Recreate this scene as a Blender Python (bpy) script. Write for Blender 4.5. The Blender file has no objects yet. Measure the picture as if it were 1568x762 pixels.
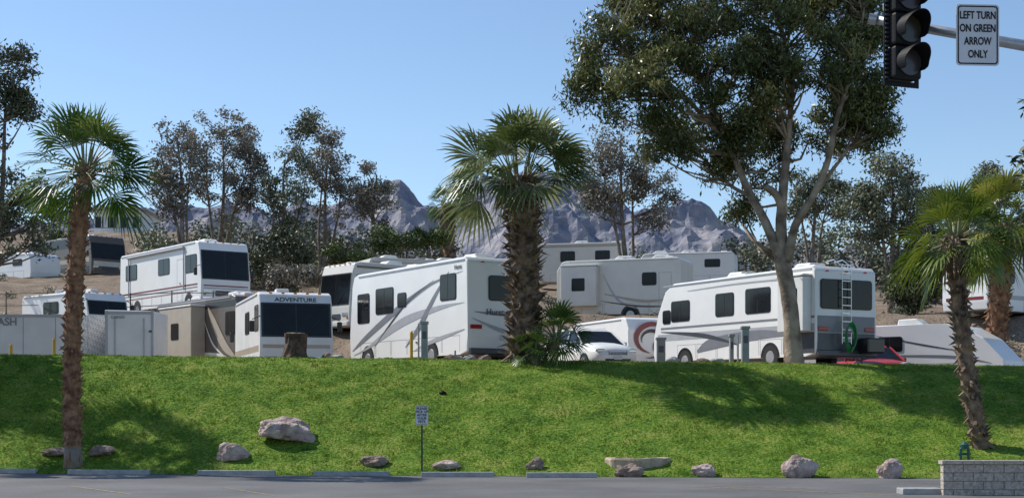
import bpy, bmesh, math, random
import numpy as np
from mathutils import Vector, noise as mnoise
R = random.Random(7)
scene = bpy.context.scene
F = 2277.0; EYE = 1.7; HZ = 625.0
def S(u, v, Y):
    """world position (metres) back-projected from image pixel (u, v) at an estimated ground distance Y"""
    return Vector(((u-784)*Y/F, Y, EYE+(HZ-v)*Y/F))  # pixel offsets from image centre and horizon, scaled by distance

# ------------------------------------------------------------------ materials
def newmat(name):
    m = bpy.data.materials.new(name); m.use_nodes = True
    nt = m.node_tree; b = nt.nodes["Principled BSDF"]
    return m, nt, b
def mat(name, col, rough=0.6, metal=0.0, var=0.12, scale=3.0, bump=0.0, bscale=40.0, bdist=0.02, spec=0.5, col2=None, detail=6):
    m, nt, b = newmat(name)
    tc = nt.nodes.new("ShaderNodeTexCoord")
    n = nt.nodes.new("ShaderNodeTexNoise"); n.inputs["Scale"].default_value = scale; n.inputs["Detail"].default_value = detail
    nt.links.new(tc.outputs["Object"], n.inputs["Vector"])
    r = nt.nodes.new("ShaderNodeValToRGB")
    c = col
    c2 = col2 if col2 else tuple(min(1, x*(1+var)) for x in c)
    c1 = tuple(x*(1-var) for x in c) if not col2 else c
    r.color_ramp.elements[0].position = 0.35; r.color_ramp.elements[0].color = (*c1, 1)
    r.color_ramp.elements[1].position = 0.65; r.color_ramp.elements[1].color = (*c2, 1)
    nt.links.new(n.outputs["Fac"], r.inputs["Fac"]); nt.links.new(r.outputs["Color"], b.inputs["Base Color"])
    b.inputs["Roughness"].default_value = rough; b.inputs["Metallic"].default_value = metal
    b.inputs["Specular IOR Level"].default_value = spec
    if bump > 0:
        n2 = nt.nodes.new("ShaderNodeTexNoise"); n2.inputs["Scale"].default_value = bscale; n2.inputs["Detail"].default_value = 8
        nt.links.new(tc.outputs["Object"], n2.inputs["Vector"])
        bp = nt.nodes.new("ShaderNodeBump"); bp.inputs["Strength"].default_value = bump; bp.inputs["Distance"].default_value = bdist
        nt.links.new(n2.outputs["Fac"], bp.inputs["Height"]); nt.links.new(bp.outputs["Normal"], b.inputs["Normal"])
    return m
def leafmat(name, cols, rough=0.5, transl=0.25, spec=0.4):
    m, nt, b = newmat(name)
    a = nt.nodes.new("ShaderNodeAttribute"); a.attribute_name = "rnd"
    r = nt.nodes.new("ShaderNodeValToRGB")
    els = r.color_ramp.elements
    while len(els) < len(cols): els.new(0.5)
    for i, c in enumerate(cols):
        els[i].position = i/(len(cols)-1); els[i].color = (*c, 1)
    nt.links.new(a.outputs["Fac"], r.inputs["Fac"]); nt.links.new(r.outputs["Color"], b.inputs["Base Color"])
    b.inputs["Roughness"].default_value = rough; b.inputs["Specular IOR Level"].default_value = spec
    if transl>0:
        t = nt.nodes.new("ShaderNodeBsdfTranslucent"); nt.links.new(r.outputs["Color"], t.inputs["Color"])
        mx = nt.nodes.new("ShaderNodeMixShader"); mx.inputs[0].default_value = transl
        nt.links.new(b.outputs[0], mx.inputs[1]); nt.links.new(t.outputs[0], mx.inputs[2])
        nt.links.new(mx.outputs[0], nt.nodes["Material Output"].inputs["Surface"])
    return m

M = {}
M['white'] = mat('rv_white_gelcoat', (.82,.82,.80), .28, var=.03, scale=1.2)
M['cream'] = mat('rv_cream_gelcoat', (.68,.65,.58), .3, var=.05, scale=1.2)
M['offwhite'] = mat('rv_offwhite', (.72,.72,.70), .35, var=.06, scale=1.5)
M['roof'] = mat('rv_roof_plastic', (.72,.71,.68), .6, var=.08)
M['tan'] = mat('paint_tan', (.42,.36,.28), .3, var=.05)
M['taupe'] = mat('paint_taupe', (.13,.105,.085), .25, var=.06)
M['black'] = mat('paint_black', (.018,.018,.02), .22, var=.1)
M['grey'] = mat('paint_grey', (.20,.21,.23), .35, var=.06)
M['lgrey'] = mat('paint_light_grey', (.40,.41,.43), .35, var=.05)
M['dgrey'] = mat('paint_dark_grey', (.06,.065,.075), .35, var=.08)
M['maroon'] = mat('paint_maroon', (.20,.03,.03), .3, var=.06)
M['glass'] = mat('tinted_glass', (.010,.012,.014), .08, var=.2, spec=.25)
M['frame'] = mat('window_frame_black', (.02,.02,.02), .45)
M['rubber'] = mat('rubber', (.02,.02,.02), .85)
M['chrome'] = mat('chrome', (.6,.6,.6), .22, metal=1.0)
M['steel'] = mat('galvanised_steel', (.42,.43,.44), .42, metal=.7, var=.1, scale=8)
M['red'] = mat('tail_light_red', (.35,.01,.01), .2)
M['amber'] = mat('amber_lens', (.6,.2,.02), .25)
M['yellow'] = mat('bollard_yellow', (.6,.33,.03), .6, var=.15)
M['green'] = mat('green_hose', (.01,.22,.05), .4)
M['signwhite'] = mat('sign_white', (.62,.63,.66), .45, var=.04)
M['signblack'] = mat('sign_black', (.010,.010,.011), .55, spec=.2)
M['hub'] = mat('wheel_hub', (.5,.5,.5), .35, metal=.6)
M['bark_euc'] = mat('eucalyptus_bark', (.12,.085,.06), .85, scale=2.2, bump=.7, bscale=9, bdist=.05, col2=(.38,.30,.22))
M['bark_dark'] = mat('dark_bark', (.12,.095,.075), .9, scale=3, bump=.6, bscale=10, bdist=.05, col2=(.26,.22,.18))
M['palm_trunk_red'] = mat('palm_trunk_reddish', (.13,.06,.033), .9, scale=5, col2=(.36,.20,.11), bump=.5, bscale=20)
M['palm_trunk_dark'] = mat('palm_trunk_dark', (.055,.035,.025), .9, scale=4, col2=(.30,.205,.135), bump=.5, bscale=20)
M['palm_base'] = mat('palm_base_grey', (.24,.2,.16), .9, scale=9, bump=.5, bscale=20)
M['rock_pink'] = mat('rock_pink', (.28,.19,.16), .9, scale=3.5, col2=(.56,.45,.40), bump=.9, bscale=9, bdist=.08)
M['rock_brown'] = mat('rock_brown', (.16,.11,.085), .9, scale=4, col2=(.34,.25,.2), bump=.8, bscale=9, bdist=.06)
M['concrete'] = mat('concrete', (.34,.34,.33), .85, scale=6, var=.18, bump=.4, bscale=50, bdist=.01)
M['wood'] = mat('weathered_stump_wood', (.04,.026,.019), .9, scale=5, col2=(.15,.09,.06), bump=.8, bscale=14, bdist=.05)
M['woodtop'] = mat('cut_wood', (.38,.28,.18), .8, scale=8)
M['pedestal'] = mat('utility_pedestal', (.25,.28,.27), .5, var=.1)
M['stucco'] = mat('stucco_white', (.66,.67,.68), .8, var=.05)

m, nt, b = newmat('diamond_plate'); M['plate'] = m
tc = nt.nodes.new("ShaderNodeTexCoord"); ck = nt.nodes.new("ShaderNodeTexChecker"); ck.inputs["Scale"].default_value = 14
mp = nt.nodes.new("ShaderNodeMapping"); mp.inputs["Rotation"].default_value = (0, .785, .785)
nt.links.new(tc.outputs["Object"], mp.inputs[0]); nt.links.new(mp.outputs[0], ck.inputs["Vector"])
ck.inputs[1].default_value = (.62,.62,.62,1); ck.inputs[2].default_value = (.42,.42,.43,1)
nt.links.new(ck.outputs["Color"], b.inputs["Base Color"]); b.inputs["Metallic"].default_value = .35; b.inputs["Roughness"].default_value = .5

m, nt, b = newmat('asphalt'); M['asphalt'] = m
tc = nt.nodes.new("ShaderNodeTexCoord")
n1 = nt.nodes.new("ShaderNodeTexNoise"); n1.inputs["Scale"].default_value = .35; n1.inputs["Detail"].default_value = 6
n2 = nt.nodes.new("ShaderNodeTexNoise"); n2.inputs["Scale"].default_value = 45; n2.inputs["Detail"].default_value = 3
for n in (n1, n2): nt.links.new(tc.outputs["Object"], n.inputs["Vector"])
r1 = nt.nodes.new("ShaderNodeValToRGB"); r1.color_ramp.elements[0].color = (.105,.102,.102,1); r1.color_ramp.elements[1].color = (.17,.166,.165,1)
r1.color_ramp.elements[0].position=.35; r1.color_ramp.elements[1].position=.65
r2 = nt.nodes.new("ShaderNodeValToRGB"); r2.color_ramp.elements[0].color = (.6,.6,.6,1); r2.color_ramp.elements[1].color = (1.2,1.2,1.2,1)
r2.color_ramp.elements[0].position=.35; r2.color_ramp.elements[1].position=.65
mx = nt.nodes.new("ShaderNodeMixRGB"); mx.blend_type = 'MULTIPLY'; mx.inputs[0].default_value = 1
nt.links.new(n1.outputs["Fac"], r1.inputs[0]); nt.links.new(n2.outputs["Fac"], r2.inputs[0])
nt.links.new(r1.outputs[0], mx.inputs[1]); nt.links.new(r2.outputs[0], mx.inputs[2]); nt.links.new(mx.outputs[0], b.inputs["Base Color"])
b.inputs["Roughness"].default_value = .85
bp = nt.nodes.new("ShaderNodeBump"); bp.inputs["Strength"].default_value=.3; bp.inputs["Distance"].default_value=.01
nt.links.new(n2.outputs["Fac"], bp.inputs["Height"]); nt.links.new(bp.outputs[0], b.inputs["Normal"])

def groundmat(name, stops, sc1, sc2, bump, bdist):
    m, nt, b = newmat(name)
    tc = nt.nodes.new("ShaderNodeTexCoord")
    a = nt.nodes.new("ShaderNodeTexNoise"); a.inputs["Scale"].default_value = sc1; a.inputs["Detail"].default_value = 8; a.inputs["Roughness"].default_value=.6
    c = nt.nodes.new("ShaderNodeTexNoise"); c.inputs["Scale"].default_value = sc2; c.inputs["Detail"].default_value = 5
    for n in (a, c): nt.links.new(tc.outputs["Object"], n.inputs["Vector"])
    ad = nt.nodes.new("ShaderNodeMath"); ad.operation = 'ADD'
    h = nt.nodes.new("ShaderNodeMath"); h.operation = 'MULTIPLY'; h.inputs[1].default_value = .5
    nt.links.new(a.outputs["Fac"], ad.inputs[0]); nt.links.new(c.outputs["Fac"], ad.inputs[1]); nt.links.new(ad.outputs[0], h.inputs[0])
    r = nt.nodes.new("ShaderNodeValToRGB"); els = r.color_ramp.elements
    while len(els) < len(stops): els.new(.5)
    for i, (p, cc) in enumerate(stops): els[i].position = p; els[i].color = (*cc, 1)
    nt.links.new(h.outputs[0], r.inputs[0]); nt.links.new(r.outputs[0], b.inputs["Base Color"])
    b.inputs["Roughness"].default_value = .95; b.inputs["Specular IOR Level"].default_value = .15
    bp = nt.nodes.new("ShaderNodeBump"); bp.inputs["Strength"].default_value = bump; bp.inputs["Distance"].default_value = bdist
    nt.links.new(c.outputs["Fac"], bp.inputs["Height"]); nt.links.new(bp.outputs[0], b.inputs["Normal"])
    return m
M['dirt'] = groundmat('dirt_ground', [(.36,(.12,.085,.06)),(.5,(.23,.175,.125)),(.62,(.33,.265,.20))], .7, 9, .8, .12)
M['lawn'] = groundmat('lawn_grass', [(.38,(.035,.08,.008)),(.46,(.085,.165,.016)),(.53,(.14,.22,.024)),(.60,(.24,.26,.06))], 1.1, 12, 1.0, .06)
M['mount'] = groundmat('hazed_mountain_rock', [(.38,(.15,.165,.225)),(.5,(.25,.25,.29)),(.62,(.38,.35,.35))], .006, .03, .8, 10)  # distance haze is painted in: rock colours shifted blue and lightened

m, nt, b = newmat('split_face_block'); M['block'] = m
tc = nt.nodes.new("ShaderNodeTexCoord"); n = nt.nodes.new("ShaderNodeTexNoise"); n.inputs["Scale"].default_value = 18; n.inputs["Detail"].default_value = 8
nt.links.new(tc.outputs["Object"], n.inputs["Vector"])
r = nt.nodes.new("ShaderNodeValToRGB"); r.color_ramp.elements[0].position=.3; r.color_ramp.elements[1].position=.7
r.color_ramp.elements[0].color=(.30,.25,.21,1); r.color_ramp.elements[1].color=(.58,.50,.43,1)
nt.links.new(n.outputs["Fac"], r.inputs[0]); nt.links.new(r.outputs[0], b.inputs["Base Color"]); b.inputs["Roughness"].default_value=.9
bp = nt.nodes.new("ShaderNodeBump"); bp.inputs["Strength"].default_value=.9; bp.inputs["Distance"].default_value=.03
nt.links.new(n.outputs["Fac"], bp.inputs["Height"]); nt.links.new(bp.outputs[0], b.inputs["Normal"])

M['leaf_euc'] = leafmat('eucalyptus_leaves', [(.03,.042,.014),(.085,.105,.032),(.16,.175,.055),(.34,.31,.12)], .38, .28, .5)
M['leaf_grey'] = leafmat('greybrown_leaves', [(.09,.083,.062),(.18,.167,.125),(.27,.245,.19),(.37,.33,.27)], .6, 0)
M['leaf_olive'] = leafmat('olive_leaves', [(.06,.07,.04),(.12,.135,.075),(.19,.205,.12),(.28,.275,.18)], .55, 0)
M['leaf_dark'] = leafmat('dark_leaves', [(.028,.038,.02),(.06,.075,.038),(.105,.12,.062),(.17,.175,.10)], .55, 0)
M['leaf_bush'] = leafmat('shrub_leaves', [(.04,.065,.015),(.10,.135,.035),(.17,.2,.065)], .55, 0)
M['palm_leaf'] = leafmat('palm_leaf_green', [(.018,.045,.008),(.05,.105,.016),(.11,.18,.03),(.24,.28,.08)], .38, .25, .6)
M['palm_leaf_dry'] = leafmat('palm_leaf_silvery', [(.03,.055,.012),(.085,.125,.03),(.24,.27,.11),(.48,.46,.28)], .4, .22, .6)
M['palm_leaf_yel'] = leafmat('palm_leaf_yellowgreen', [(.04,.075,.008),(.10,.155,.015),(.20,.24,.03),(.36,.32,.08)], .4, .25, .6)
M['blade'] = leafmat('grass_blades', [(.045,.105,.008),(.11,.20,.016),(.17,.27,.026),(.28,.31,.06),(.30,.235,.12)], .6, .3, .2)

# ------------------------------------------------------------------ mesh helpers
def link(o, parent=None):
    scene.collection.objects.link(o)
    if parent: o.parent = parent
    return o
def empty(name, loc=(0,0,0), rz=0):
    o = bpy.data.objects.new(name, None); o.location = loc; o.rotation_euler = (0,0,rz); o.empty_display_size=.3
    return link(o)
def shade(me, smooth):
    me.polygons.foreach_set("use_smooth", [smooth]*len(me.polygons))
class MB:
    def __init__(s): s.v=[]; s.f=[]; s.m=[]
    def add(s, vs, fs, mi=0):
        o=len(s.v); s.v += [tuple(v) for v in vs]; s.f += [tuple(i+o for i in f) for f in fs]; s.m += [mi]*len(fs)
    def tube(s, pts, rad, n=8, mi=0, wob=0):
        pts=[Vector(p) for p in pts]; rings=[]
        for i,p in enumerate(pts):
            d=(pts[min(i+1,len(pts)-1)]-pts[max(i-1,0)]).normalized()
            a=d.cross(Vector((0,1,.13))).normalized(); b=d.cross(a)
            for k in range(n):
                t=2*math.pi*k/n; rr=rad[i]*(1+R.uniform(-wob,wob)); rings.append(p+(a*math.cos(t)+b*math.sin(t))*rr)
        fs=[]
        for i in range(len(pts)-1):
            for k in range(n):
                fs.append((i*n+k,i*n+(k+1)%n,(i+1)*n+(k+1)%n,(i+1)*n+k))
        fs.append(tuple(range(n-1,-1,-1))); fs.append(tuple((len(pts)-1)*n+k for k in range(n)))
        s.add(rings,fs,mi)
    def box(s,c,sz,mi=0):
        x,y,z=c; a,b,d=[q/2 for q in sz]
        vs=[(x+i*a,y+j*b,z+k*d) for i in(-1,1) for j in(-1,1) for k in(-1,1)]
        s.add(vs,[(0,1,3,2),(4,6,7,5),(0,4,5,1),(2,3,7,6),(0,2,6,4),(1,5,7,3)],mi)
    def obj(s,name,mats,parent=None,smooth=False):
        me=bpy.data.meshes.new(name); me.from_pydata(s.v,[],s.f); me.update()
        for m_ in (mats if isinstance(mats,list) else [mats]): me.materials.append(m_)
        me.polygons.foreach_set("material_index",s.m); shade(me,smooth)
        return link(bpy.data.objects.new(name,me),parent)
def fin(bm,name,mt,parent,smooth=False):
    bmesh.ops.recalc_face_normals(bm,faces=bm.faces)
    me=bpy.data.meshes.new(name); bm.to_mesh(me); bm.free(); me.materials.append(mt); shade(me,smooth)
    return link(bpy.data.objects.new(name,me),parent)
def box(name,c,sz,mt,parent=None,bev=0,seg=2):
    bm=bmesh.new(); bmesh.ops.create_cube(bm,size=1)
    for v in bm.verts: v.co=Vector((v.co.x*sz[0]+c[0],v.co.y*sz[1]+c[1],v.co.z*sz[2]+c[2]))
    if bev: bmesh.ops.bevel(bm,geom=bm.edges[:],offset=bev,segments=seg,profile=.5,affect='EDGES')
    return fin(bm,name,mt,parent)
def prism(name,prof,y0,y1,mt,parent=None,bev=0,seg=3,axis='y'):
    bm=bmesh.new()
    def P(a,y,z):
        return (a,y,z) if axis=='y' else (y,a,z)
    lo=[bm.verts.new(P(x,y0,z)) for x,z in prof]; hi=[bm.verts.new(P(x,y1,z)) for x,z in prof]
    bm.faces.new(lo); bm.faces.new(hi[::-1]); n=len(prof)
    for i in range(n): bm.faces.new((lo[i],lo[(i+1)%n],hi[(i+1)%n],hi[i]))
    if bev: bmesh.ops.bevel(bm,geom=bm.edges[:],offset=bev,segments=seg,profile=.5,affect='EDGES')
    return fin(bm,name,mt,parent)
def cyl(name,p0,p1,r0,r1,mt,parent=None,n=14,smooth=True):
    b=MB(); b.tube([p0,p1],[r0,r1],n); o=b.obj(name,mt,parent,False); return o
def rrect(u0,u1,z0,z1,r=.06,k=4):
    pts=[]
    for cx,cz,a0 in ((u1-r,z1-r,0),(u0+r,z1-r,90),(u0+r,z0+r,180),(u1-r,z0+r,270)):
        for i in range(k+1):
            a=math.radians(a0+90*i/k); pts.append((cx+r*math.cos(a),cz+r*math.sin(a)))
    return pts
def catmull(pts,n=8):
    out=[]; P=[pts[0]]+list(pts)+[pts[-1]]
    for i in range(1,len(P)-2):
        for k in range(n):
            t=k/n; out.append(tuple(.5*((2*P[i][j])+(-P[i-1][j]+P[i+1][j])*t+(2*P[i-1][j]-5*P[i][j]+4*P[i+1][j]-P[i+2][j])*t*t+(-P[i-1][j]+3*P[i][j]-3*P[i+1][j]+P[i+2][j])*t**3) for j in range(len(P[0]))))
    out.append(tuple(pts[-1])); return out
def text(name,body,size,mt,parent,loc,rot,ext=.002,sx=1,spacing=1.0):
    c=bpy.data.curves.new(name,'FONT'); c.body=body; c.size=size; c.align_x='CENTER'; c.align_y='CENTER'; c.extrude=ext; c.offset=size*.018
    c.space_line=spacing
    c.materials.append(mt); o=bpy.data.objects.new(name,c); o.location=loc; o.rotation_euler=rot; o.scale=(sx,1,1)
    return link(o,parent)

# ------------------------------------------------------------------ terrain
def sst(a,b,x):
    t=np.clip((x-a)/(b-a),0,1); return t*t*(3-2*t)
YC=45.5
def yedge(x): return 37.3-0.12*np.clip(x,-30,25)
def terrain(x,y):
    x=np.asarray(x,float); y=np.asarray(y,float)
    ye=yedge(x); zc=3.34-.011*(np.clip(x,-40,40)+15.5)
    t=np.clip((y-ye)/(YC-ye),0,1)
    f=.4*(t*t*(3-2*t))+.6*t
    und=(np.sin(x*.55+y*.3)*.05+np.sin(x*1.3-y*.9+1)*.03+np.sin(x*.21+2)*.06)*4*t*(1-t)
    z=zc*f+und
    pl=3.0-.6*sst(-5.5,-8,x)-.5*sst(11,13,x)
    z=z+(pl-zc)*sst(46.0,48.2,y)
    zt=6.0-.8*np.exp(-((x+6)/4)**2)
    w=.15*np.sin(x*.8)+.1*np.sin(x*1.9+1)
    z=z+(zt-pl)*sst(60.5,68.5,y+w*3)
    z=z+(.135*np.clip(y-75,0,45))+1.1*sst(-18,-26,x)*sst(80,100,y)
    z=z+5*sst(-20,-30,x)*sst(118,140,y)
    rough=(np.sin(x*2.1+y*1.3)*np.sin(y*1.7-x*.6))*.06*sst(58,62,y)*(1-sst(150,170,y))
    z=z+rough-9*sst(170,320,y)
    return z
def tz(x,y): return float(terrain(x,y))
def warp(x,y0):
    s=yedge(x)-37.3
    k=np.where(y0>=37.3,np.clip((47-y0)/(47-37.3),0,1),np.clip(y0/37.3,0,1))
    return y0+s*k
def grid(name,xs,ys,dz,mt):
    X,Y0=np.meshgrid(xs,ys); Y=warp(X,Y0); Z=terrain(X,Y)+dz
    nx,ny=len(xs),len(ys); V=np.stack([X,Y,Z],-1).reshape(-1,3)
    fs=[(j*nx+i,j*nx+i+1,(j+1)*nx+i+1,(j+1)*nx+i) for j in range(ny-1) for i in range(nx-1)]
    me=bpy.data.meshes.new(name); me.from_pydata(V.tolist(),[],fs); me.update(); me.materials.append(mt); shade(me,True)
    return link(bpy.data.objects.new(name,me))
fx=list(np.arange(-40,40.01,.4))
xs=[-6000,-3000,-1500,-700,-350,-180,-110,-75,-55,-46]+fx+[46,55,75,110,180,350,700,1500,3000,6000]
ysf=list(np.arange(37.3,47.01,.3235))
ysf[-1]=47.0
ys=[-200,-60,-10,10,25,33]+ysf+list(np.arange(47.5,80,.5))+list(np.arange(80,180,2.5))+[190,210,240,280,330,450,700,1200,2000,3500,7000]
grid('ground',xs,ys,0,M['dirt'])
lx=[x for x in xs if -75<=x<=75]
grid('lawn',lx,[y for y in ysf if y<46.3],.012,M['lawn'])
b=MB()
ex=[-6000,-30,25,6000]; ey=[float(yedge(x)) for x in ex]
vs=[(x,-150,.004) for x in ex]+[(x,y+.05,.004) for x,y in zip(ex,ey)]
b.add(vs,[(i,i+1,i+5,i+4) for i in range(3)])
b.obj('road',M['asphalt'])
m_y=mat('worn_yellow_paint',(.45,.33,.12),.8,scale=7,col2=(.18,.16,.12))
b=MB()
for (a,c,w) in (((7.6,29.0),(3.9,32.4),.1),((6.4,31.6),(4.2,32.7),.09),((-7.6,29.6),(-9.7,32.6),.08),((-4.6,28.9),(-6.2,32),.06)):
    a=Vector(a); c=Vector(c); d=(c-a).normalized(); s=Vector((-d.y,d.x))*w/2
    b.add([(*(a-s),.009),(*(a+s),.009),(*(c+s),.009),(*(c-s),.009)],[(0,1,2,3)])
b.obj('painted_parking_line',m_y)

rng=np.random.default_rng(3)
def quadmesh(name,V,rnd,mt,parent=None,nv=4):
    n=len(V)//nv
    me=bpy.data.meshes.new(name); me.vertices.add(len(V)); me.vertices.foreach_set("co",V.astype(np.float32).ravel())
    me.loops.add(n*nv); me.loops.foreach_set("vertex_index",np.arange(n*nv,dtype=np.int32))
    me.polygons.add(n); me.polygons.foreach_set("loop_start",np.arange(0,n*nv,nv,dtype=np.int32)); 
    me.update(calc_edges=True); me.validate()
    at=me.attributes.new("rnd",'FLOAT','POINT'); at.data.foreach_set("value",np.repeat(rnd,nv).astype(np.float32))
    me.materials.append(mt)
    return link(bpy.data.objects.new(name,me),parent)
N=130000
gx=rng.uniform(-17.5,17.5,N); t=rng.uniform(0,1,N); ye=yedge(gx); gy=ye+.02+t*(46.2-ye)
ntf=2200; tfx=rng.uniform(-17.5,17.5,ntf); tft=rng.uniform(0,1,ntf); tfy=yedge(tfx)+tft*(46-yedge(tfx))
k=rng.integers(0,ntf,N); isT=rng.uniform(0,1,N)<.25
gx=np.where(isT,tfx[k]+rng.normal(0,.07,N),gx); gy=np.where(isT,tfy[k]+rng.normal(0,.07,N),gy); gy=np.maximum(gy,yedge(gx)+.02)
gz=terrain(gx,gy); tt=(gy-yedge(gx))/(46.2-yedge(gx))
pt=.5+.5*np.sin(gx*1.7+np.sin(gy*2.3)*1.4)*np.sin(gy*2.1+np.sin(gx*1.1)*1.7)
pt2=.5+.5*np.sin(gx*.45+1.0)*np.sin(gy*.9+gx*.3)
pt3=.5+.5*np.sin(gx*3.7+np.sin(gy*3.1)*2)*np.sin(gy*4.3+np.sin(gx*2.1)*2)
brown=np.clip((tt-.86)/.1,0,1)*np.clip((.5+.5*np.sin(gx*1.3+2+np.sin(gx*3.1)))*1.6-.75,0,1)
h=rng.uniform(.025,.06,N)*(.7+.6*pt)*np.where(isT,1.5,1)*(1-.5*brown); a=rng.uniform(0,6.28,N); w=rng.uniform(.010,.02,N)
V=np.zeros((N,3,3)); V[:,0]=np.stack([gx-np.cos(a)*w,gy-np.sin(a)*w,gz],-1); V[:,1]=np.stack([gx+np.cos(a)*w,gy+np.sin(a)*w,gz],-1)
V[:,2]=np.stack([gx+rng.normal(0,.025,N),gy+rng.normal(0,.025,N),gz+h],-1)
rn=np.clip(.12+.25*pt2+.17*pt+.17*pt3+rng.normal(0,.12,N)+np.where(isT,(k%7-3)*.05,0)+brown*.7,0,1)
quadmesh('grass',V.reshape(-1,3),rn,M['blade'],None,3)

# ------------------------------------------------------------------ mountains
prof=[(-900,420),(-300,360),(0,345),(200,330),(400,322),(560,303),(610,293),(650,306),(690,314),(725,298),(755,270),(790,258),(840,259),(875,272),(905,300),(945,316),(990,306),(1040,312),(1085,330),(1130,348),(1180,368),(1300,390),(1600,405),(2300,460)]
pu=np.array([p[0] for p in prof]); pv=np.array([p[1] for p in prof])
def mountain():
    nx,ny=460,90; vs=[]; fs=[]
    for j in range(ny):
        y=2600+j*10.0
        for i in range(nx):
            x=-2000+i*4300/(nx-1)
            u=784+x*F/3050
            top=(HZ+6-np.interp(u,pu,pv))*3050/F
            r=mnoise.ridged_multi_fractal(Vector((x*.006,y*.006,1.7)),1.0,2.1,6,1.0,2.0)
            r2=mnoise.fractal(Vector((x*.02,y*.02,5.)),1.0,2.0,5)
            s=max(0,1-abs(y-3060)/460.0)
            z=top*(s**.62)*(.90+.085*min(r,2.0))+r2*18*min(1,s*3)
            vs.append((x,y,z-25*(1-min(1,s*6))))
    for j in range(ny-1):
        for i in range(nx-1): fs.append((j*nx+i,j*nx+i+1,(j+1)*nx+i+1,(j+1)*nx+i))
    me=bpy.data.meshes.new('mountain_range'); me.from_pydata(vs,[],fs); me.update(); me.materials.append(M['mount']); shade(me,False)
    link(bpy.data.objects.new('mountain_range',me))
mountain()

# ------------------------------------------------------------------ trees
def leaves(cl, n, L, W, droop, seed, sd=.52):
    """cl: array of clumps (x,y,z,r,tone)"""
    g=np.random.default_rng(seed); cl=np.array(cl)
    p=cl[:,3]**2; p/=p.sum(); idx=g.choice(len(cl),n,p=p); c=cl[idx]
    off=np.clip(g.normal(0,sd,(n,3)),-1.15,1.15); off[:,2]*=.72
    pos=c[:,:3]+off*c[:,3:4]; pos[:,2]-=droop*.5*np.abs(g.normal(0,1,n))*c[:,3]
    d=g.normal(0,1,(n,3)); d[:,2]=d[:,2]*.7-droop*1.6; d/=np.linalg.norm(d,axis=1,keepdims=True)
    s=np.cross(d,g.normal(0,1,(n,3))); s/=np.linalg.norm(s,axis=1,keepdims=True)
    l=(g.uniform(.6,1.3,n)*L)[:,None]; w=(g.uniform(.6,1.3,n)*W)[:,None]
    V=np.stack([pos-d*l/2,pos+s*w/2,pos+d*l/2,pos-s*w/2],1).reshape(-1,3)
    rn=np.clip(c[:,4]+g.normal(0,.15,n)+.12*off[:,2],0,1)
    return V,rn
def tree(name,base,blobs,n,L,W,lm,bm_,r0=.3,droop=.3,cr=(.5,1.0),seed=1,limbs=None,trunktop=None,lean=0,inner=.35,sd=.52):
    rr=random.Random(seed); par=empty(name)
    cl=[]
    for (cx,cy,cz,rx,ry,rz,k) in blobs:
        for i in range(k):
            while True:
                q=Vector((rr.uniform(-1,1),rr.uniform(-1,1),rr.uniform(-1,1)))
                if inner<q.length<1: break
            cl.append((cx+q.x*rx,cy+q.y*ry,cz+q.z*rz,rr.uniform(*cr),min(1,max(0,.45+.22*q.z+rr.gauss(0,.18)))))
    mb=MB(); base=Vector(base); nodes=[]
    if limbs:
        for pts,rad in limbs:
            pts=[tuple(p) for p in pts]; cp=catmull([(*p,r) for p,r in zip(pts,rad)],5)
            mb.tube([c[:3] for c in cp],[c[3] for c in cp],10,0,.05)
            nodes+=[(Vector(c[:3]),c[3]) for c in cp[len(cp)//3:]]
    else:
        tops=trunktop if isinstance(trunktop,list) else [trunktop]
        for ti,tt in enumerate(tops):
            tt=Vector(tt); k=9; pts=[]
            for i in range(k):
                f=i/(k-1); p=base.lerp(tt,f)+Vector((math.sin(f*5+seed+ti*2)*.2,math.cos(f*4+seed+ti)*.2,0))*f*(1+lean)
                pts.append(p)
            rr0=r0*(1 if ti==0 else .7)
            rad=[rr0*(1-.75*i/(k-1)) for i in range(k)]
            rad[0]*=1.25
            mb.tube(pts,rad,9,0,.06); nodes+=[(p,r) for p,r in zip(pts[2:],rad[2:])]
    for c in cl:
        cc=Vector(c[:3]); best=None
        for p,r in nodes:
            dd=(cc-p).length+ (2.5*max(0,p.z-cc.z+.6))+rr.uniform(0,.8)
            if best is None or dd<best[0]: best=(dd,p,r)
        _,p,r=best; mid=p.lerp(cc,.5)+Vector((rr.uniform(-.2,.2),rr.uniform(-.2,.2),-.12*(cc-p).length+rr.uniform(0,.25)))
        ra=min(r*.7,.03+.014*(cc-p).length); mb.tube([p,mid,cc],[ra,ra*.65,ra*.25],5)
    mb.obj('trunk_and_limbs',bm_,par,True)
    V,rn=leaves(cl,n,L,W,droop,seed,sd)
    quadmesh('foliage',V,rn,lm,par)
    return par

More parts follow.
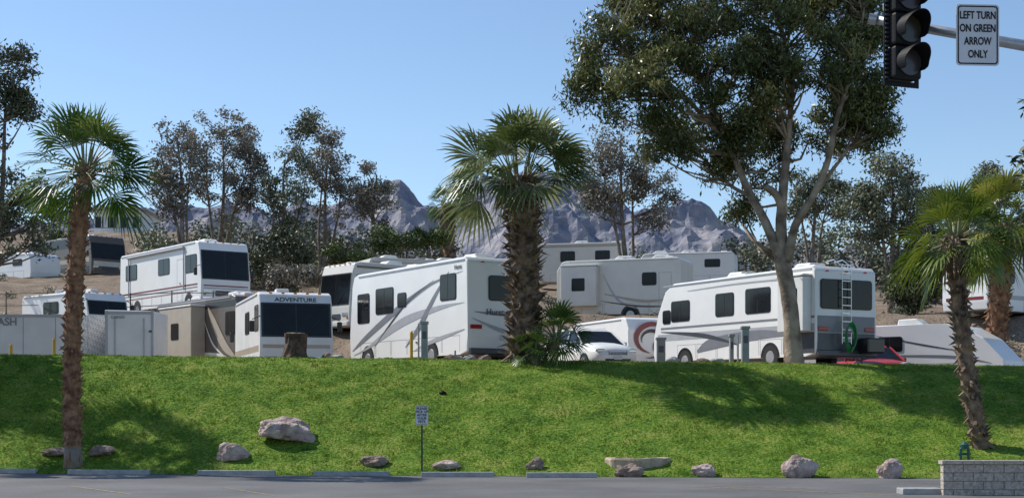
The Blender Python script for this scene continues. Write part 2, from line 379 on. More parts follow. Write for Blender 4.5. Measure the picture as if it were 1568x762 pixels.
Yt=46.0
def e(u,v,dy=0): return S(u,v,Yt+dy)
gb=tz((1217-784)*Yt/F,Yt)
b0=e(1217,553); b0.z=gb-.1
limbs=[([b0,e(1214,520),e(1210,470),e(1203,425),e(1196,395)],[.34,.27,.25,.25,.24]),
 ([e(1196,398),e(1172,340,.2),e(1145,290,.4),e(1118,225,.6),e(1085,150,.5),e(1060,80,.3)],[.18,.14,.12,.095,.06,.03]),
 ([e(1204,425),e(1196,350),e(1200,280),e(1208,200,.3),e(1212,110,.3),e(1190,20),e(1175,-70)],[.20,.17,.14,.10,.08,.06,.03]),
 ([e(1206,400,-.1),e(1218,345,-.3),e(1245,300,-.5),e(1268,245,-.6),e(1282,180,-.7),e(1310,90,-.5),e(1325,0)],[.17,.13,.11,.10,.08,.05,.03]),
 ([e(1200,330),e(1190,300,-.2),e(1172,286,-.3)],[.13,.12,.11]),
 ([e(1150,300,.4),e(1120,285,.8),e(1085,250,1.2),e(1040,215,1.5)],[.07,.055,.04,.02]),
 ([e(1245,300,-.5),e(1290,240,0),e(1330,190,.5),e(1360,150,.5)],[.07,.055,.04,.02]),
 ([e(1118,225,.6),e(1050,150,.2),e(980,95,0),e(920,60,0)],[.08,.06,.04,.02])]
def blob(u,v,ru,rv,k,Y=Yt,dy=0,ry=None):
    c=S(u,v,Y+dy); s=Y/F; return (c.x,c.y,c.z,ru*s,(ry if ry else ru*s*.8),rv*s,k)
bl=[blob(930,78,55,60,26),blob(1000,35,75,70,36,dy=1),blob(985,140,65,50,24,dy=-1),blob(1100,70,95,85,54),blob(1125,190,60,60,28,dy=.8),
    blob(1055,200,60,45,20,dy=1.2),blob(1170,-20,130,80,44),blob(1225,75,90,85,46,dy=-.6),blob(1315,110,50,80,34),blob(1285,20,80,80,36,dy=.6),
    blob(1280,190,50,50,16,dy=1),blob(1340,180,34,50,16),blob(1050,-60,110,60,20),blob(1280,-80,100,60,20),blob(1130,315,28,28,6,dy=1.5),blob(893,120,20,45,8),blob(1200,180,60,50,16,dy=2),
    blob(1020,210,42,40,12),blob(1180,240,40,40,7,dy=1.5),blob(1110,260,30,30,5,dy=1.2)]
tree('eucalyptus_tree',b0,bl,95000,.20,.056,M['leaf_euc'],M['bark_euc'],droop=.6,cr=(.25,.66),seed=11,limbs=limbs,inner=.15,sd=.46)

def bgtree(name,u,Y,v_top,v_bot,ru,k,n,lm,bk,seed,extra=(),L=.26,W=.10,droop=.3,r0=.2,cr=(.35,.85),bu=None,inner=.1):
    c=S(u,(v_top+v_bot)/2,Y); base=((bu if bu is not None else u)-784)*Y/F
    bz=tz(base,Y); s=Y/F
    bls=[(c.x,c.y,c.z,ru*s,ru*s*.9,(v_bot-v_top)/2*s,k)]+[blob(*x,Y=Y) for x in extra]
    tops=[(c.x,c.y,c.z+(v_bot-v_top)*.25*s)]
    if ru>34: tops.append((c.x-ru*.45*s,c.y,c.z+(v_bot-v_top)*.12*s)); tops.append((c.x+ru*.5*s,c.y+.5,c.z+(v_bot-v_top)*.05*s))
    tree(name,(base,Y,bz-.2),bls,n,L,W,lm,bk,r0=r0,droop=droop,cr=cr,seed=seed,trunktop=tops,inner=inner,sd=.5)
G,D,O=M['leaf_grey'],M['leaf_dark'],M['leaf_olive']; BK=M['bark_dark']
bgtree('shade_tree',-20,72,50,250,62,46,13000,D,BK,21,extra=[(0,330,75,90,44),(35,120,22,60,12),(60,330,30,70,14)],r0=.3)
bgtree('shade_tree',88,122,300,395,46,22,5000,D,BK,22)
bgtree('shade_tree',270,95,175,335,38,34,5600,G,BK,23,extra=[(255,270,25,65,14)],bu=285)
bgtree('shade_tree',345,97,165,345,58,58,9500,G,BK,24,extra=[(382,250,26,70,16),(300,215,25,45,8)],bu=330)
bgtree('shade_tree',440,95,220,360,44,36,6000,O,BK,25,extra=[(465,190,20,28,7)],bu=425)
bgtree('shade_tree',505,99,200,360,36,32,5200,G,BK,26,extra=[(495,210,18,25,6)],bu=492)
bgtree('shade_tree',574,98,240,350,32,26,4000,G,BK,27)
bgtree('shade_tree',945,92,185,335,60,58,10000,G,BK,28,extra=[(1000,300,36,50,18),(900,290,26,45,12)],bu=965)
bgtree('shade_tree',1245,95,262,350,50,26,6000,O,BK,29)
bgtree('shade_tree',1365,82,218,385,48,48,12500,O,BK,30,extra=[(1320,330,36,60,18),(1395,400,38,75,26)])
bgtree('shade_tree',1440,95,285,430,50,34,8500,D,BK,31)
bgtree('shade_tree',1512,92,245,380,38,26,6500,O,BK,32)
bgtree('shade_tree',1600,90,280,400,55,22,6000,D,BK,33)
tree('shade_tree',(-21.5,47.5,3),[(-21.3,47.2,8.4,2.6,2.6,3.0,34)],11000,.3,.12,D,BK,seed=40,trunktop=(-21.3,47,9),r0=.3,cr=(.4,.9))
tree('shade_tree',(17.6,47.5,2.6),[(18.2,47.5,10.2,1.6,2.3,2.4,26)],9000,.3,.12,D,BK,seed=41,trunktop=(18.2,47.5,10),r0=.3,cr=(.4,.8))
def bush(name,u,v,Y,ru,rv,k,n,lm,seed,L=.22,W=.1):
    c=S(u,v,Y); s=Y/F; bz=tz(c.x,Y); cz=max(c.z,bz+.3)
    tree(name,(c.x,Y,bz-.1),[(c.x,Y,cz,ru*s,ru*s*.7,rv*s,k)],n,L,W,lm,BK,r0=.08,droop=.1,cr=(.3,.7),seed=seed,trunktop=(c.x,Y,cz))
bush('shrub',425,390,86,55,34,26,9000,D,51)
bush('shrub',530,392,92,40,25,12,3500,M['leaf_bush'],53)
bush('shrub',600,366,95,45,14,14,4000,M['leaf_bush'],54)
bush('shrub',655,362,96,30,14,10,3500,M['leaf_bush'],55)
bush('shrub',445,425,78,45,18,14,4000,G,56)
bush('shrub',1392,440,72,28,40,14,6000,D,57)
bush('shrub',1460,430,78,50,40,20,7000,D,58)
g=random.Random(5); cl=[]; tb=MB()
def mass(u0,u1,v0,v1,k,Ya,Yb):
    for i in range(k):
        u=g.uniform(u0,u1); Y=g.uniform(Ya,Yb); x=(u-784)*Y/F; vt=v0+(v1-v0)*g.random()**.7+10*math.sin(u*.05)
        c=S(u,vt,Y); z=max(c.z,tz(x,Y)+.4); cl.append((x,Y,z,g.uniform(.6,1.3),g.uniform(.1,.85)))
        if i%4==0: tb.tube([(x,Y,tz(x,Y)-.2),(x+g.uniform(-.3,.3),Y,z)],[.12,.05],5)
mass(225,560,342,425,140,106,116); mass(-60,130,375,440,50,110,118); mass(480,690,368,420,50,102,110); mass(1120,1600,335,450,150,104,114); mass(850,1130,394,430,30,108,116)
par=empty('distant_trees'); V,rn_=leaves(cl,44000,.36,.16,.2,66); quadmesh('foliage',V,rn_,O,par); tb.obj('trunks',BK,par)

# ------------------------------------------------------------------ palms
def palm(name,base,top,rb,rt,cr,nfr,lm,tm,seed,boot=.12,bootlen=.18,skirt=0,emin=-50,basem=None,step=.09,drooping=.28,emax=86,pw=1.0,fan=.56,bw=1.0,nb=3):
    rr=random.Random(seed); par=empty(name); base=Vector(base); top=Vector(top)
    H=(top-base).length; mb=MB(); k=16; pts=[]; rad=[]
    for i in range(k+1):
        f=i/k; p=base.lerp(top,f); p.x+=math.sin(f*math.pi)*(.02*H if abs(top.x-base.x)>.1 else .004*H)*(-1 if seed%2 else 1)
        pts.append(p); rad.append((rb+(rt-rb)*f)*(1.18 if i==0 else 1))
    mb.tube(pts,rad,12,0,.05)
    def axis(f):
        q=f*k; i=min(int(q),k-1); return pts[i].lerp(pts[i+1],q-i), rad[i]+(rad[i+1]-rad[i])*(q-i)
    z=.55 if basem else .05; a=0
    while z<H-.05:
        p,r=axis(z/H)
        for j in range(nb):
            a+=2.399+rr.uniform(-.25,.25); ca,sa=math.cos(a),math.sin(a)
            o=boot*rr.uniform(.4,1.5); up=bootlen*rr.uniform(.4,1.2); w=.07*rr.uniform(.7,1.3)*(r/.25)*bw
            if rr.random()<.3: up=-up*.8; o*=1.15
            tx,ty=-sa,ca; rr0=r*.93; zz=rr.uniform(-.04,.04)
            v=[(p.x+ca*rr0-tx*w,p.y+sa*rr0-ty*w,p.z+zz-.03),(p.x+ca*rr0+tx*w,p.y+sa*rr0+ty*w,p.z+zz-.03),
               (p.x+ca*rr0+tx*w*.7,p.y+sa*rr0+ty*w*.7,p.z+zz+.07),(p.x+ca*rr0-tx*w*.7,p.y+sa*rr0-ty*w*.7,p.z+zz+.07),
               (p.x+ca*(r+o)-tx*w*.5,p.y+sa*(r+o)-ty*w*.5,p.z+zz+up),(p.x+ca*(r+o)+tx*w*.5,p.y+sa*(r+o)+ty*w*.5,p.z+zz+up)]
            mb.add(v,[(0,1,5,4),(3,4,5,2),(0,4,3),(1,2,5)],0)
        z+=step
    if basem:
        mb2=MB(); p1,r1=axis(.55/H if H>.6 else .5); mb2.tube([base-Vector((0,0,.15)),base+Vector((0,0,.2)),p1],[rb*1.3,rb*1.12,r1*1.04],14,0,.04); mb2.obj('trunk_base',basem,par,True)
    mb.obj('trunk',tm,par,False)
    Vq=[]; rn=[]; petv=MB()
    for i in range(nfr):
        f=(i+.5)/nfr; el=math.radians(emax-(emax-emin)*(f**pw)+rr.uniform(-9,9)); az=i*2.399+rr.uniform(-.3,.3)
        d=Vector((math.cos(az)*math.cos(el),math.sin(az)*math.cos(el),math.sin(el)))
        pl=cr*rr.uniform(.40,.56)*(1-.12*f); start=top+Vector((math.cos(az)*rt*.6,math.sin(az)*rt*.6,-.28*f*cr*.5+.05))
        sag=.08+.08*f
        mid=start+d*pl*.5+Vector((0,0,-sag*.15*pl)); hast=start+d*pl+Vector((0,0,-sag*pl))
        petv.tube([start,mid,hast],[.03,.022,.014],4)
        dd=(hast-mid).normalized(); dd=(dd+Vector((0,0,-.10*math.cos(el)))).normalized()
        side=dd.cross(Vector((0,0,1))); 
        if side.length<.05: side=Vector((1,0,0))
        side.normalize(); roll=rr.uniform(-.8,.8)
        up=side.cross(dd); s2=side*math.cos(roll)+up*math.sin(roll); up=s2.cross(dd).normalized()
        Rl=cr*rr.uniform(.85,1.1)*fan; nl=22; da=math.radians(170)/nl
        tone=rr.uniform(.28,.68)-.2*f+(.0 if rr.random()>.12 else .3)
        dk=drooping*rr.uniform(.5,1.6)*(.7+f*.6)
        for j in range(nl):
            an=(j-(nl-1)/2)*da; ln=Rl*(1-.25*(abs(an)/1.5)**2)*rr.uniform(.86,1.06)
            ra=dd*math.cos(an)+s2*math.sin(an); tn=-dd*math.sin(an)+s2*math.cos(an)
            cup=up*(.22*abs(math.sin(an)))
            fold=up*(.022 if j%2 else -.022)
            prev=None
            for (fr,wd) in ((.05,.05*math.tan(da/2)*1.0),(.5,.5*math.tan(da/2)*1.02),(.78,.5*math.tan(da/2)*.6),(1.0,.004)):
                p=hast+(ra+cup)*ln*fr+fold*min(1,fr*2)+Vector((0,0,-dk*ln*(fr**3)))
                w_=ln*wd; cur=(p-tn*w_,p+tn*w_)
                if prev: 
                    Vq+= [prev[0],prev[1],cur[1],cur[0]]; rn.append(min(1,max(0,tone+rr.gauss(0,.07)+.22*(fr-.5))))
                prev=cur
    petv.obj('petioles',mat('petiole_'+name+str(seed),(.16,.17,.06),.5),par)
    quadmesh('fronds',np.array([tuple(v) for v in Vq]),np.array(rn),lm,par)
    if skirt:
        sk=MB()
        for i in range(skirt):
            a=rr.uniform(0,6.28); zt_=rr.uniform(.1,1.0); r_=rt*rr.uniform(.8,1.3); p=top+Vector((math.cos(a)*r_,math.sin(a)*r_,-zt_*.9+.15))
            q=p+Vector((math.cos(a)*.2,math.sin(a)*.2,-rr.uniform(.2,.5))); sk.tube([p,q],[.035,.015],4)
        sk.obj('dead_petiole_skirt',tm,par)
    return par
Y=39.3; bx=(112-784)*Y/F; palm('fan_palm',(bx,Y,tz(bx,Y)-.05),S(131,255,Y),.22,.2,1.98,36,M['palm_leaf'],M['palm_trunk_red'],101,boot=.10,bootlen=.12,basem=M['palm_base'],step=.06,emin=-32,bw=.8)
Y=45.6; bx=(800-784)*Y/F; palm('fan_palm',(bx,Y,tz(bx,Y)-.05),S(795,272,Y),.40,.46,2.55,46,M['palm_leaf_dry'],M['palm_trunk_dark'],102,boot=.26,bootlen=.22,skirt=110,step=.06,emin=-8,drooping=.36,emax=80,bw=.62,nb=4)
Y=38.6; bx=(1502-784)*Y/F; palm('fan_palm',(bx,Y,tz(bx,Y)-.05),S(1462,362,Y),.21,.21,1.66,36,M['palm_leaf_yel'],M['palm_trunk_dark'],103,boot=.13,bootlen=.14,step=.06,emin=-38,skirt=60,bw=.8)
Y=55; bx=(1513-784)*Y/F; palm('fan_palm',(bx,Y,tz(bx,Y)-.05),S(1535,345,Y),.38,.36,2.5,44,M['palm_leaf_yel'],M['palm_trunk_red'],104,boot=.14,bootlen=.16,step=.07,emin=-38,skirt=40,bw=.8)
Y=45.3; palm('young_fan_palm',(1.15,Y,tz(1.15,Y)-.05),(1.35,Y,tz(1.3,Y)+.75),.2,.16,1.3,24,M['palm_leaf'],M['palm_trunk_dark'],105,boot=.06,bootlen=.12,emin=-20)
Y=44.9; palm('young_fan_palm',(.75,Y,tz(.75,Y)-.05),(.7,Y,tz(.7,Y)+.4),.14,.12,.8,14,M['palm_leaf'],M['palm_trunk_dark'],106,boot=.05,bootlen=.1,emin=-20)
Y=98; bx=(692-784)*Y/F; palm('fan_palm',(bx,Y,tz(bx,Y)-.05),S(687,312,Y),.3,.5,1.5,32,M['palm_leaf'],M['palm_trunk_dark'],107,boot=.2,bootlen=-.3,emin=-50,step=.15)
palm('fan_palm',(-17.9,43.6,tz(-17.9,43.6)),(-17.7,43.6,9.4),.25,.22,2.1,36,M['palm_leaf'],M['palm_trunk_red'],108,boot=.07,bootlen=.12,step=.2)
Y=40.6; palm('fan_palm',(-16.9,Y,tz(-16.9,Y)),(-16.9,Y,7.2),.25,.22,2.0,36,M['palm_leaf'],M['palm_trunk_red'],109,boot=.07,bootlen=.12,step=.2)

# ------------------------------------------------------------------ vehicles
def offs(side,L,W,u,z,d):
    if side=='L': return (u,W/2+d,z)
    if side=='R': return (u,-W/2-d,z)
    if side=='F': return (L/2+d,u,z)
    if side=='B': return (-L/2-d,u,z)
def panel(par,name,side,L,W,pts,mt,d0=-.01,d1=.012):
    b=MB(); n=len(pts)
    vs=[offs(side,L,W,u,z,d1) for u,z in pts]+[offs(side,L,W,u,z,d0) for u,z in pts]
    b.add(vs,[tuple(range(n)),tuple(range(2*n-1,n-1,-1))]+[(i,(i+1)%n,n+(i+1)%n,n+i) for i in range(n)])
    o=b.obj(name,mt,par)
    bm=bmesh.new(); bm.from_mesh(o.data); bmesh.ops.recalc_face_normals(bm,faces=bm.faces); bm.to_mesh(o.data); bm.free()
    return o
def swoosh(par,name,side,L,W,pts,mt,d=.005):
    c=catmull(pts,10); lo=[]; hi=[]
    for i,(u,z,w) in enumerate(c):
        a=c[max(0,i-1)]; b_=c[min(len(c)-1,i+1)]; du,dz=b_[0]-a[0],b_[1]-a[1]; l=math.hypot(du,dz) or 1
        nx,nz=-dz/l,du/l; hi.append(offs(side,L,W,u+nx*w/2,z+nz*w/2,d)); lo.append(offs(side,L,W,u-nx*w/2,z-nz*w/2,d))
    b=MB(); n=len(c); b.add(hi+lo,[(i,i+1,n+i+1,n+i) for i in range(n-1)]); return b.obj(name,mt,par)
def wheel(par,x,y,r=.42,w=.26,dual=False):
    s=1 if y>0 else -1
    b=MB(); b.tube([(x,y-s*w,r),(x,y-s*.03,r),(x,y,r)],[r,r,r*.93],22); b.obj('tyre',M['rubber'],par)
    b=MB(); b.tube([(x,y-s*.02,r),(x,y+s*.012,r)],[r*.56,r*.5],16); b.obj('wheel_hub',M['hub'],par)
def arch(par,side,L,W,x,r=.5):
    pts=[(x+r*math.cos(math.radians(a)),.42+r*math.sin(math.radians(a))) for a in range(0,181,15)]
    panel(par,'wheel_arch',side,L,W,pts,M['black'],d1=.004)
def win(par,side,L,W,u0,u1,z0,z1,r=.08,split=True):
    if u0>u1: u0,u1=u1,u0
    panel(par,'window_frame',side,L,W,rrect(u0-.03,u1+.03,z0-.03,z1+.03,r+.02),M['frame'],d1=.016)
    panel(par,'window',side,L,W,rrect(u0,u1,z0,z1,r),M['glass'],d1=.024)
    if split: panel(par,'window_bar',side,L,W,[((u0+u1)/2-.012,z0),((u0+u1)/2+.012,z0),((u0+u1)/2+.012,z1),((u0+u1)/2-.012,z1)],M['frame'],d1=.029)
def rv(name,corner,which,h,L,W,H,zg=None,body='white',nose='flat',wins=(),sw=(),slides=(),ws=False,acs=((.22,0),(-.22,0)),wheels=(.36,-.27),doors=(),awning=None,rear=False,capmat=None,bands=(),vents=True,wsm=(1.35,.42)):
    h=Vector(h).normalized(); left=Vector((-h.y,h.x))
    c=Vector(corner[:2]); c=c+h*(L/2 if which[0]=='B' else -L/2); c=c-left*(W/2 if which[1]=='L' else -W/2)
    if zg is None: zg=tz(c.x,c.y)
    par=empty(name,(c.x,c.y,zg),math.atan2(h.y,h.x))
    B=M[body]; a=L/2
    if nose=='flat': pf=[(a-.10,.38),(a,.6),(a,wsm[0]),(a-.16,H-wsm[1]),(a-.32,H-.08),(a-.6,H)]
    elif nose=='raked': pf=[(a-.12,.42),(a,.7),(a-.02,1.35),(a-.30,2.2),(a-.75,H-.30),(a-1.3,H-.02)]
    elif nose=='aero': pf=[(a-.3,.5),(a,.8),(a-.05,1.1),(a-.8,H-.55),(a-1.6,H-.1),(a-2.3,H)]
    else: pf=[(a-.06,.5),(a,.9),(a-.02,H-.5),(a-.3,H-.06),(a-.5,H)]
    rear_=[(-a+.18,H),(-a+.03,H-.14),(-a,1.0),(-a+.03,.48),(-a+.5,.40)]
    prism('body',pf+rear_,-W/2,W/2,B,par,bev=.05,seg=3)
    if ws:
        z0=wsm[0]+.12; z1=H-wsm[1]
        def fx_(z): return a-.16*(z-wsm[0])/(H-wsm[1]-wsm[0])
        o=.02
        b=MB(); yw=W/2-.12
        for s0,s1 in ((-yw,-.02),(.02,yw)):
            b.add([(fx_(z0)+o,s0,z0),(fx_(z0)+o,s1,z0),(fx_(z1)+o,s1,z1),(fx_(z1)+o,s0,z1)],[(0,1,2,3)])
        b.obj('windshield',M['glass'],par)
        b=MB(); b.add([(fx_(z0-.06)+.01,-yw-.07,z0-.06),(fx_(z0-.06)+.01,yw+.07,z0-.06),(fx_(z1+.05)+.01,yw+.07,z1+.05),(fx_(z1+.05)+.01,-yw-.07,z1+.05)],[(0,1,2,3)]); b.obj('windshield_gasket',M['frame'],par)
        for s in(-1,1):
            b=MB(); b.tube([(fx_(z0)+.035,s*.25,z0-.02),(fx_(z0+.55)+.04,s*.75,z0+.5)],[.012,.01],5); b.obj('wiper',M['frame'],par)
            box('headlight',(a+.005,s*(W/2-.35),.95),(.04,.42,.17),M['chrome'],par,.015)
            box('turn_signal',(a+.012,s*(W/2-.18),.80),(.03,.12,.1),M['amber'],par,.01)
            box('mirror',(a-.1,s*(W/2+.24),z0+.28),(.10,.16,.36),M['frame'],par,.03)
            b=MB(); b.tube([(a-.12,s*(W/2-.03),z0+.62),(a-.08,s*(W/2+.24),z0+.5)],[.018,.018],5); b.obj('mirror_arm',M['frame'],par)
        panel(par,'grille','F',L,W,rrect(-.55,.55,.72,.98,.06),M['dgrey'],d1=.012)
        box('front_bumper',(a+.02,0,.52),(.12,W-.15,.2),capmat or B,par,.03)
        for s in(-.8,-.4,0,.4,.8): box('clearance_light',(a-.30,s,H-.05),(.07,.1,.05),M['amber'],par,.01)
    for (s,u0,u1,z0,z1,mt) in bands:
        panel(par,'paint_band',s,L,W,[(u0,z0),(u1,z0),(u1,z1),(u0,z1)],M[mt],d1=.004)
    for (s,pts,mt) in sw:
        swoosh(par,'painted_swoosh',s,L,W,pts,M[mt],d=.007+.0007*len(par.children))
    for (s,u0,u1,z0,z1,mt,dp) in slides:
        if s=='L': cc=((u0+u1)/2,W/2+dp/2,(z0+z1)/2)
        else: cc=((u0+u1)/2,-W/2-dp/2,(z0+z1)/2)
        box('slide_out',cc,(abs(u1-u0),dp,z1-z0),M[mt],par,.03)
        cc2=(cc[0],cc[1],z1+.05); box('slide_out_awning',cc2,(abs(u1-u0)+.05,dp+.06,.07),M['dgrey'] if mt in('taupe','black') else M['roof'],par,.02)
        panel(par,'window',s,L,W+2*dp,rrect((u0+u1)/2-.35,(u0+u1)/2+.35,z0+.75,z0+1.4,.06),M['glass'],d1=.015)
    for (s,u0,u1,z0,z1) in wins: win(par,s,L,W,u0,u1,z0,z1,split=(abs(u1-u0)>.8 and s in 'LR'))
    for (s,u0,u1,z0,z1) in doors:
        for (p0,p1,q0,q1) in ((u0,u0+.015,z0,z1),(u1-.015,u1,z0,z1),(u0,u1,z1-.015,z1),(u0,u1,z0,z0+.015)):
            panel(par,'door_seam',s,L,W,[(p0,q0),(p1,q0),(p1,q1),(p0,q1)],M['grey'],d1=.0035)
        box('door_handle',offs(s,L,W,(u0+u1)/2+.01,z0+(z1-z0)*.42,.02),(.1,.03,.05),M['frame'],par,.01)
    for s in('L','R'):
        u=-a+.5
        while u<a-1.6:
            u2=u+1.15
            for (p0,p1,q0,q1) in ((u,u+.012,.5,1.02),(u,u2,1.01,1.022),(u2-.03,u2-.018,.5,1.02)):
                panel(par,'compartment_seam',s,L,W,[(p0,q0),(p1,q0),(p1,q1),(p0,q1)],M['grey'],d1=.0032)
            u+=1.2
        if nose!='aero': panel(par,'drip_rail',s,L,W,[(-a+.2,H-.11),(a-.7,H-.11),(a-.7,H-.075),(-a+.2,H-.075)],M['lgrey'],d1=.03)
        for wx in wheels:
            arch(par,s,L,W,wx*L); wheel(par,wx*L,(W/2+.006)*(1 if s=='L' else -1))
    for (fx_0,yy) in acs:
        x=fx_0*L
        prism('roof_air_conditioner',[(x-.5,H-.02),(x-.45,H+.24),(x+.25,H+.26),(x+.52,H+.06),(x+.52,H-.02)],yy-.34,yy+.34,M['roof'],par,bev=.05)
    if vents:
        for i,fx_0 in enumerate((.02,.36,-.38)):
            box('roof_vent',(fx_0*L,.35*(-1)**i,H+.06),(.42,.42,.14),M['roof'],par,.04)
        cyl('vent_pipe',(-.1*L,-.6,H-.02),(-.1*L,-.6,H+.18),.05,.05,M['roof'],par,8)
        b=MB(); b.tube([(.12*L,.2,H),(.12*L,.2,H+.12),(.12*L-.8,.2,H+.2)],[.025,.02,.015],6); b.obj('antenna',M['lgrey'],par)
    if awning:
        y=(W/2+.07)*(1 if awning=='L' else -1)
        b=MB(); b.tube([(-a+1.2,y,H-.22),(a-1.8,y,H-.22)],[.07,.07],10); b.obj('awning_roll',M['lgrey'],par)
        for x in(-a+1.25,a-1.85): box('awning_arm',(x,y-.02*(1 if awning=='L' else -1),(H-.25+1.1)/2),(.05,.05,H-.25-1.1),M['lgrey'],par)
    if rear:
        for s in(-1,1):
            box('tail_light',(-a-.01,s*(W/2-.3),1.28),(.05,.42,.13),M['red'],par,.015)
        box('rear_bumper',(-a-.03,0,.5),(.14,W-.1,.2),M['dgrey'],par,.03)
        box('licence_plate',(-a-.02,0,.95),(.02,.32,.17),M['signwhite'],par)
        for s in(-.8,0,.8): box('clearance_light',(-a-.0,s,H-.16),(.05,.1,.04),M['red'],par)
    return par

L=8.5
def T(t): return t-L/2
rv('motorhome',(-1.4,47.0),('B','L'),(-.53,.85),L,2.7,3.5,zg=3.02,body='white',rear=True,awning=None,
   wins=[('L',T(.75),T(1.75),2.2,3.0),('L',T(4.15),T(4.75),2.15,2.6),('L',T(5.1),T(6.4),2.0,2.85),('L',T(6.95),T(7.85),1.75,2.75),('B',-.55,.55,2.15,2.9)],
   sw=[('L',[(T(8.3),.75,.02),(T(7.2),1.2,.20),(T(5),2.0,.24),(T(2.5),2.75,.10),(T(.3),3.05,.01)],'grey'),
       ('L',[(T(8.2),.6,.02),(T(7),.85,.10),(T(4.5),1.6,.30),(T(2),1.95,.16),(T(.2),2.05,.01)],'lgrey'),
       ('L',[(T(4.2),.75,.02),(T(3.2),1.4,.24),(T(2.2),2.3,.18),(T(1.2),3.1,.02)],'grey'),
       ('L',[(T(6.6),.8,.01),(T(5.4),1.55,.07),(T(4),2.3,.07),(T(2.2),2.9,.01)],'dgrey'),
       ('L',[(T(3.6),.62,.01),(T(2.2),.9,.14),(T(.2),1.2,.03)],'lgrey'),
       ('B',[(-1.1,2.0,.02),(-.2,1.7,.10),(1.1,1.75,.02)],'grey'),('B',[(-1.1,1.0,.02),(0,1.15,.14),(1.2,1.55,.02)],'lgrey')],
   doors=[('L',T(3.05),T(3.7),.6,1.3)],acs=((.18,0),(-.3,0)),wheels=(.33,-.22))
pr=bpy.data.objects['motorhome']
text('side_lettering','Hurst',.2,M['dgrey'],pr,(T(.6)+.0,2.7/2+.02,3.2),(math.radians(90),0,math.radians(180)))
text('rear_lettering','Hurst',.28,M['dgrey'],pr,(-L/2-.02,.35,1.75),(math.radians(90),0,math.radians(-90)))
L=9.2
rv('motorhome',(9.7,47.5),('B','L'),(-.48,.877),L,2.55,3.3,zg=2.98,body='white',nose='raked',rear=True,capmat=M['grey'],
   wins=[('L',T(2.3),T(3.6),1.95,2.75),('L',T(4.3),T(5.3),1.95,2.7),('L',T(6.9),T(8.0),1.9,2.6),('L',T(8.1),T(8.55),1.85,2.3),('B',-1.05,1.05,1.95,2.85)],
   bands=[('L',-L/2+.06,L/2-.5,1.62,1.70,'grey'),('L',-L/2+.06,L/2-.3,1.2,1.45,'lgrey'),('B',-1.2,1.2,.6,1.15,'dgrey'),('B',-1.2,1.2,1.16,1.7,'grey'),('L',-L/2+.06,-L/2+1.6,.5,1.18,'dgrey')],
   sw=[('L',[(T(1.2),1.15,.1),(T(3),1.2,.32),(T(5.5),1.0,.40),(T(6.4),.75,.1)],'grey'),('L',[(T(4),.9,.03),(T(6),1.3,.16),(T(8.7),1.55,.02)],'dgrey'),
       ('L',[(T(0.2),2.95,.05),(T(4),3.0,.05),(T(7),2.95,.02)],'lgrey')],
   slides=[('L',T(.2),T(1.5),1.2,2.95,'offwhite',.35)],acs=((-.3,0),(.1,0)),wheels=(.28,-.25),awning=None)
pr=bpy.data.objects['motorhome.001']
b=MB()
for y in(-.1,.28): b.tube([(-L/2-.12,y,.8),(-L/2-.12,y,3.3),(-L/2+.3,y,3.55),(-L/2+.7,y,3.5)],[.018]*4,6)
for i in range(10): b.tube([(-L/2-.12,-.1,1.0+i*.26),(-L/2-.12,.28,1.0+i*.26)],[.014]*2,5)
b.obj('roof_ladder',M['chrome'],pr)
b=MB()
for j in range(5):
    pts=[(-L/2-.3-.02*j,.1+.2*math.cos(t),.95+.42*math.sin(t)+.03*j) for t in np.linspace(0,6.28,20)]; b.tube(pts,[.022]*20,5)
b.obj('garden_hose',M['green'],pr)
box('tow_box',(-L/2-.35,-.75,.75),(.5,.7,.5),M['black'],pr,.05)
L=9.8
def Tf(t): return L/2-t
X0=S(308,0,70).x
rv('motorhome',(X0,70),('F','R'),(.6,-.8),L,2.55,3.35,zg=6.3,body='white',ws=True,rear=False,wsm=(1.45,.5),
   wins=[('R',Tf(.5),Tf(1.7),1.9,2.7),('R',Tf(3.6),Tf(4.9),2.0,2.75),('R',Tf(7.6),Tf(9),2.0,2.75)],
   bands=[('R',-L/2+.1,L/2-.4,1.25,1.33,'maroon'),('R',-L/2+.1,L/2-.4,1.12,1.18,'grey'),('R',-L/2+.1,L/2-.4,.95,.99,'maroon'),('F',-1.15,1.15,1.18,1.24,'maroon'),('F',-1.15,1.15,1.08,1.11,'grey')],
   doors=[('R',Tf(2.7),Tf(2.0),.6,2.6)],acs=((.3,0),(-.2,0)),awning='R')
L=6.5; X0=S(398,0,48).x
rv('motorhome',(X0,48),('F','R'),(.3,-.954),L,2.38,3.15,zg=2.36,body='offwhite',ws=True,wsm=(1.6,.42),
   wins=[('R',Tf(.35),Tf(1.2),1.9,2.7),('R',Tf(2.6),Tf(3.6),1.9,2.6)],
   bands=[('F',-1.1,1.1,1.3,1.42,'tan'),('F',-1.1,1.1,.6,.72,'taupe'),('R',-L/2+.1,L/2-.3,1.2,1.4,'tan')],acs=((-.1,0),),vents=True)
pr=bpy.data.objects['motorhome.003']
text('cap_lettering','ADVENTURE',.2,M['dgrey'],pr,(L/2-.215,0,3.15-.27),(math.radians(75),0,math.radians(90)),sx=1.2)
L=7.6; X0=S(366,0,55.6).x
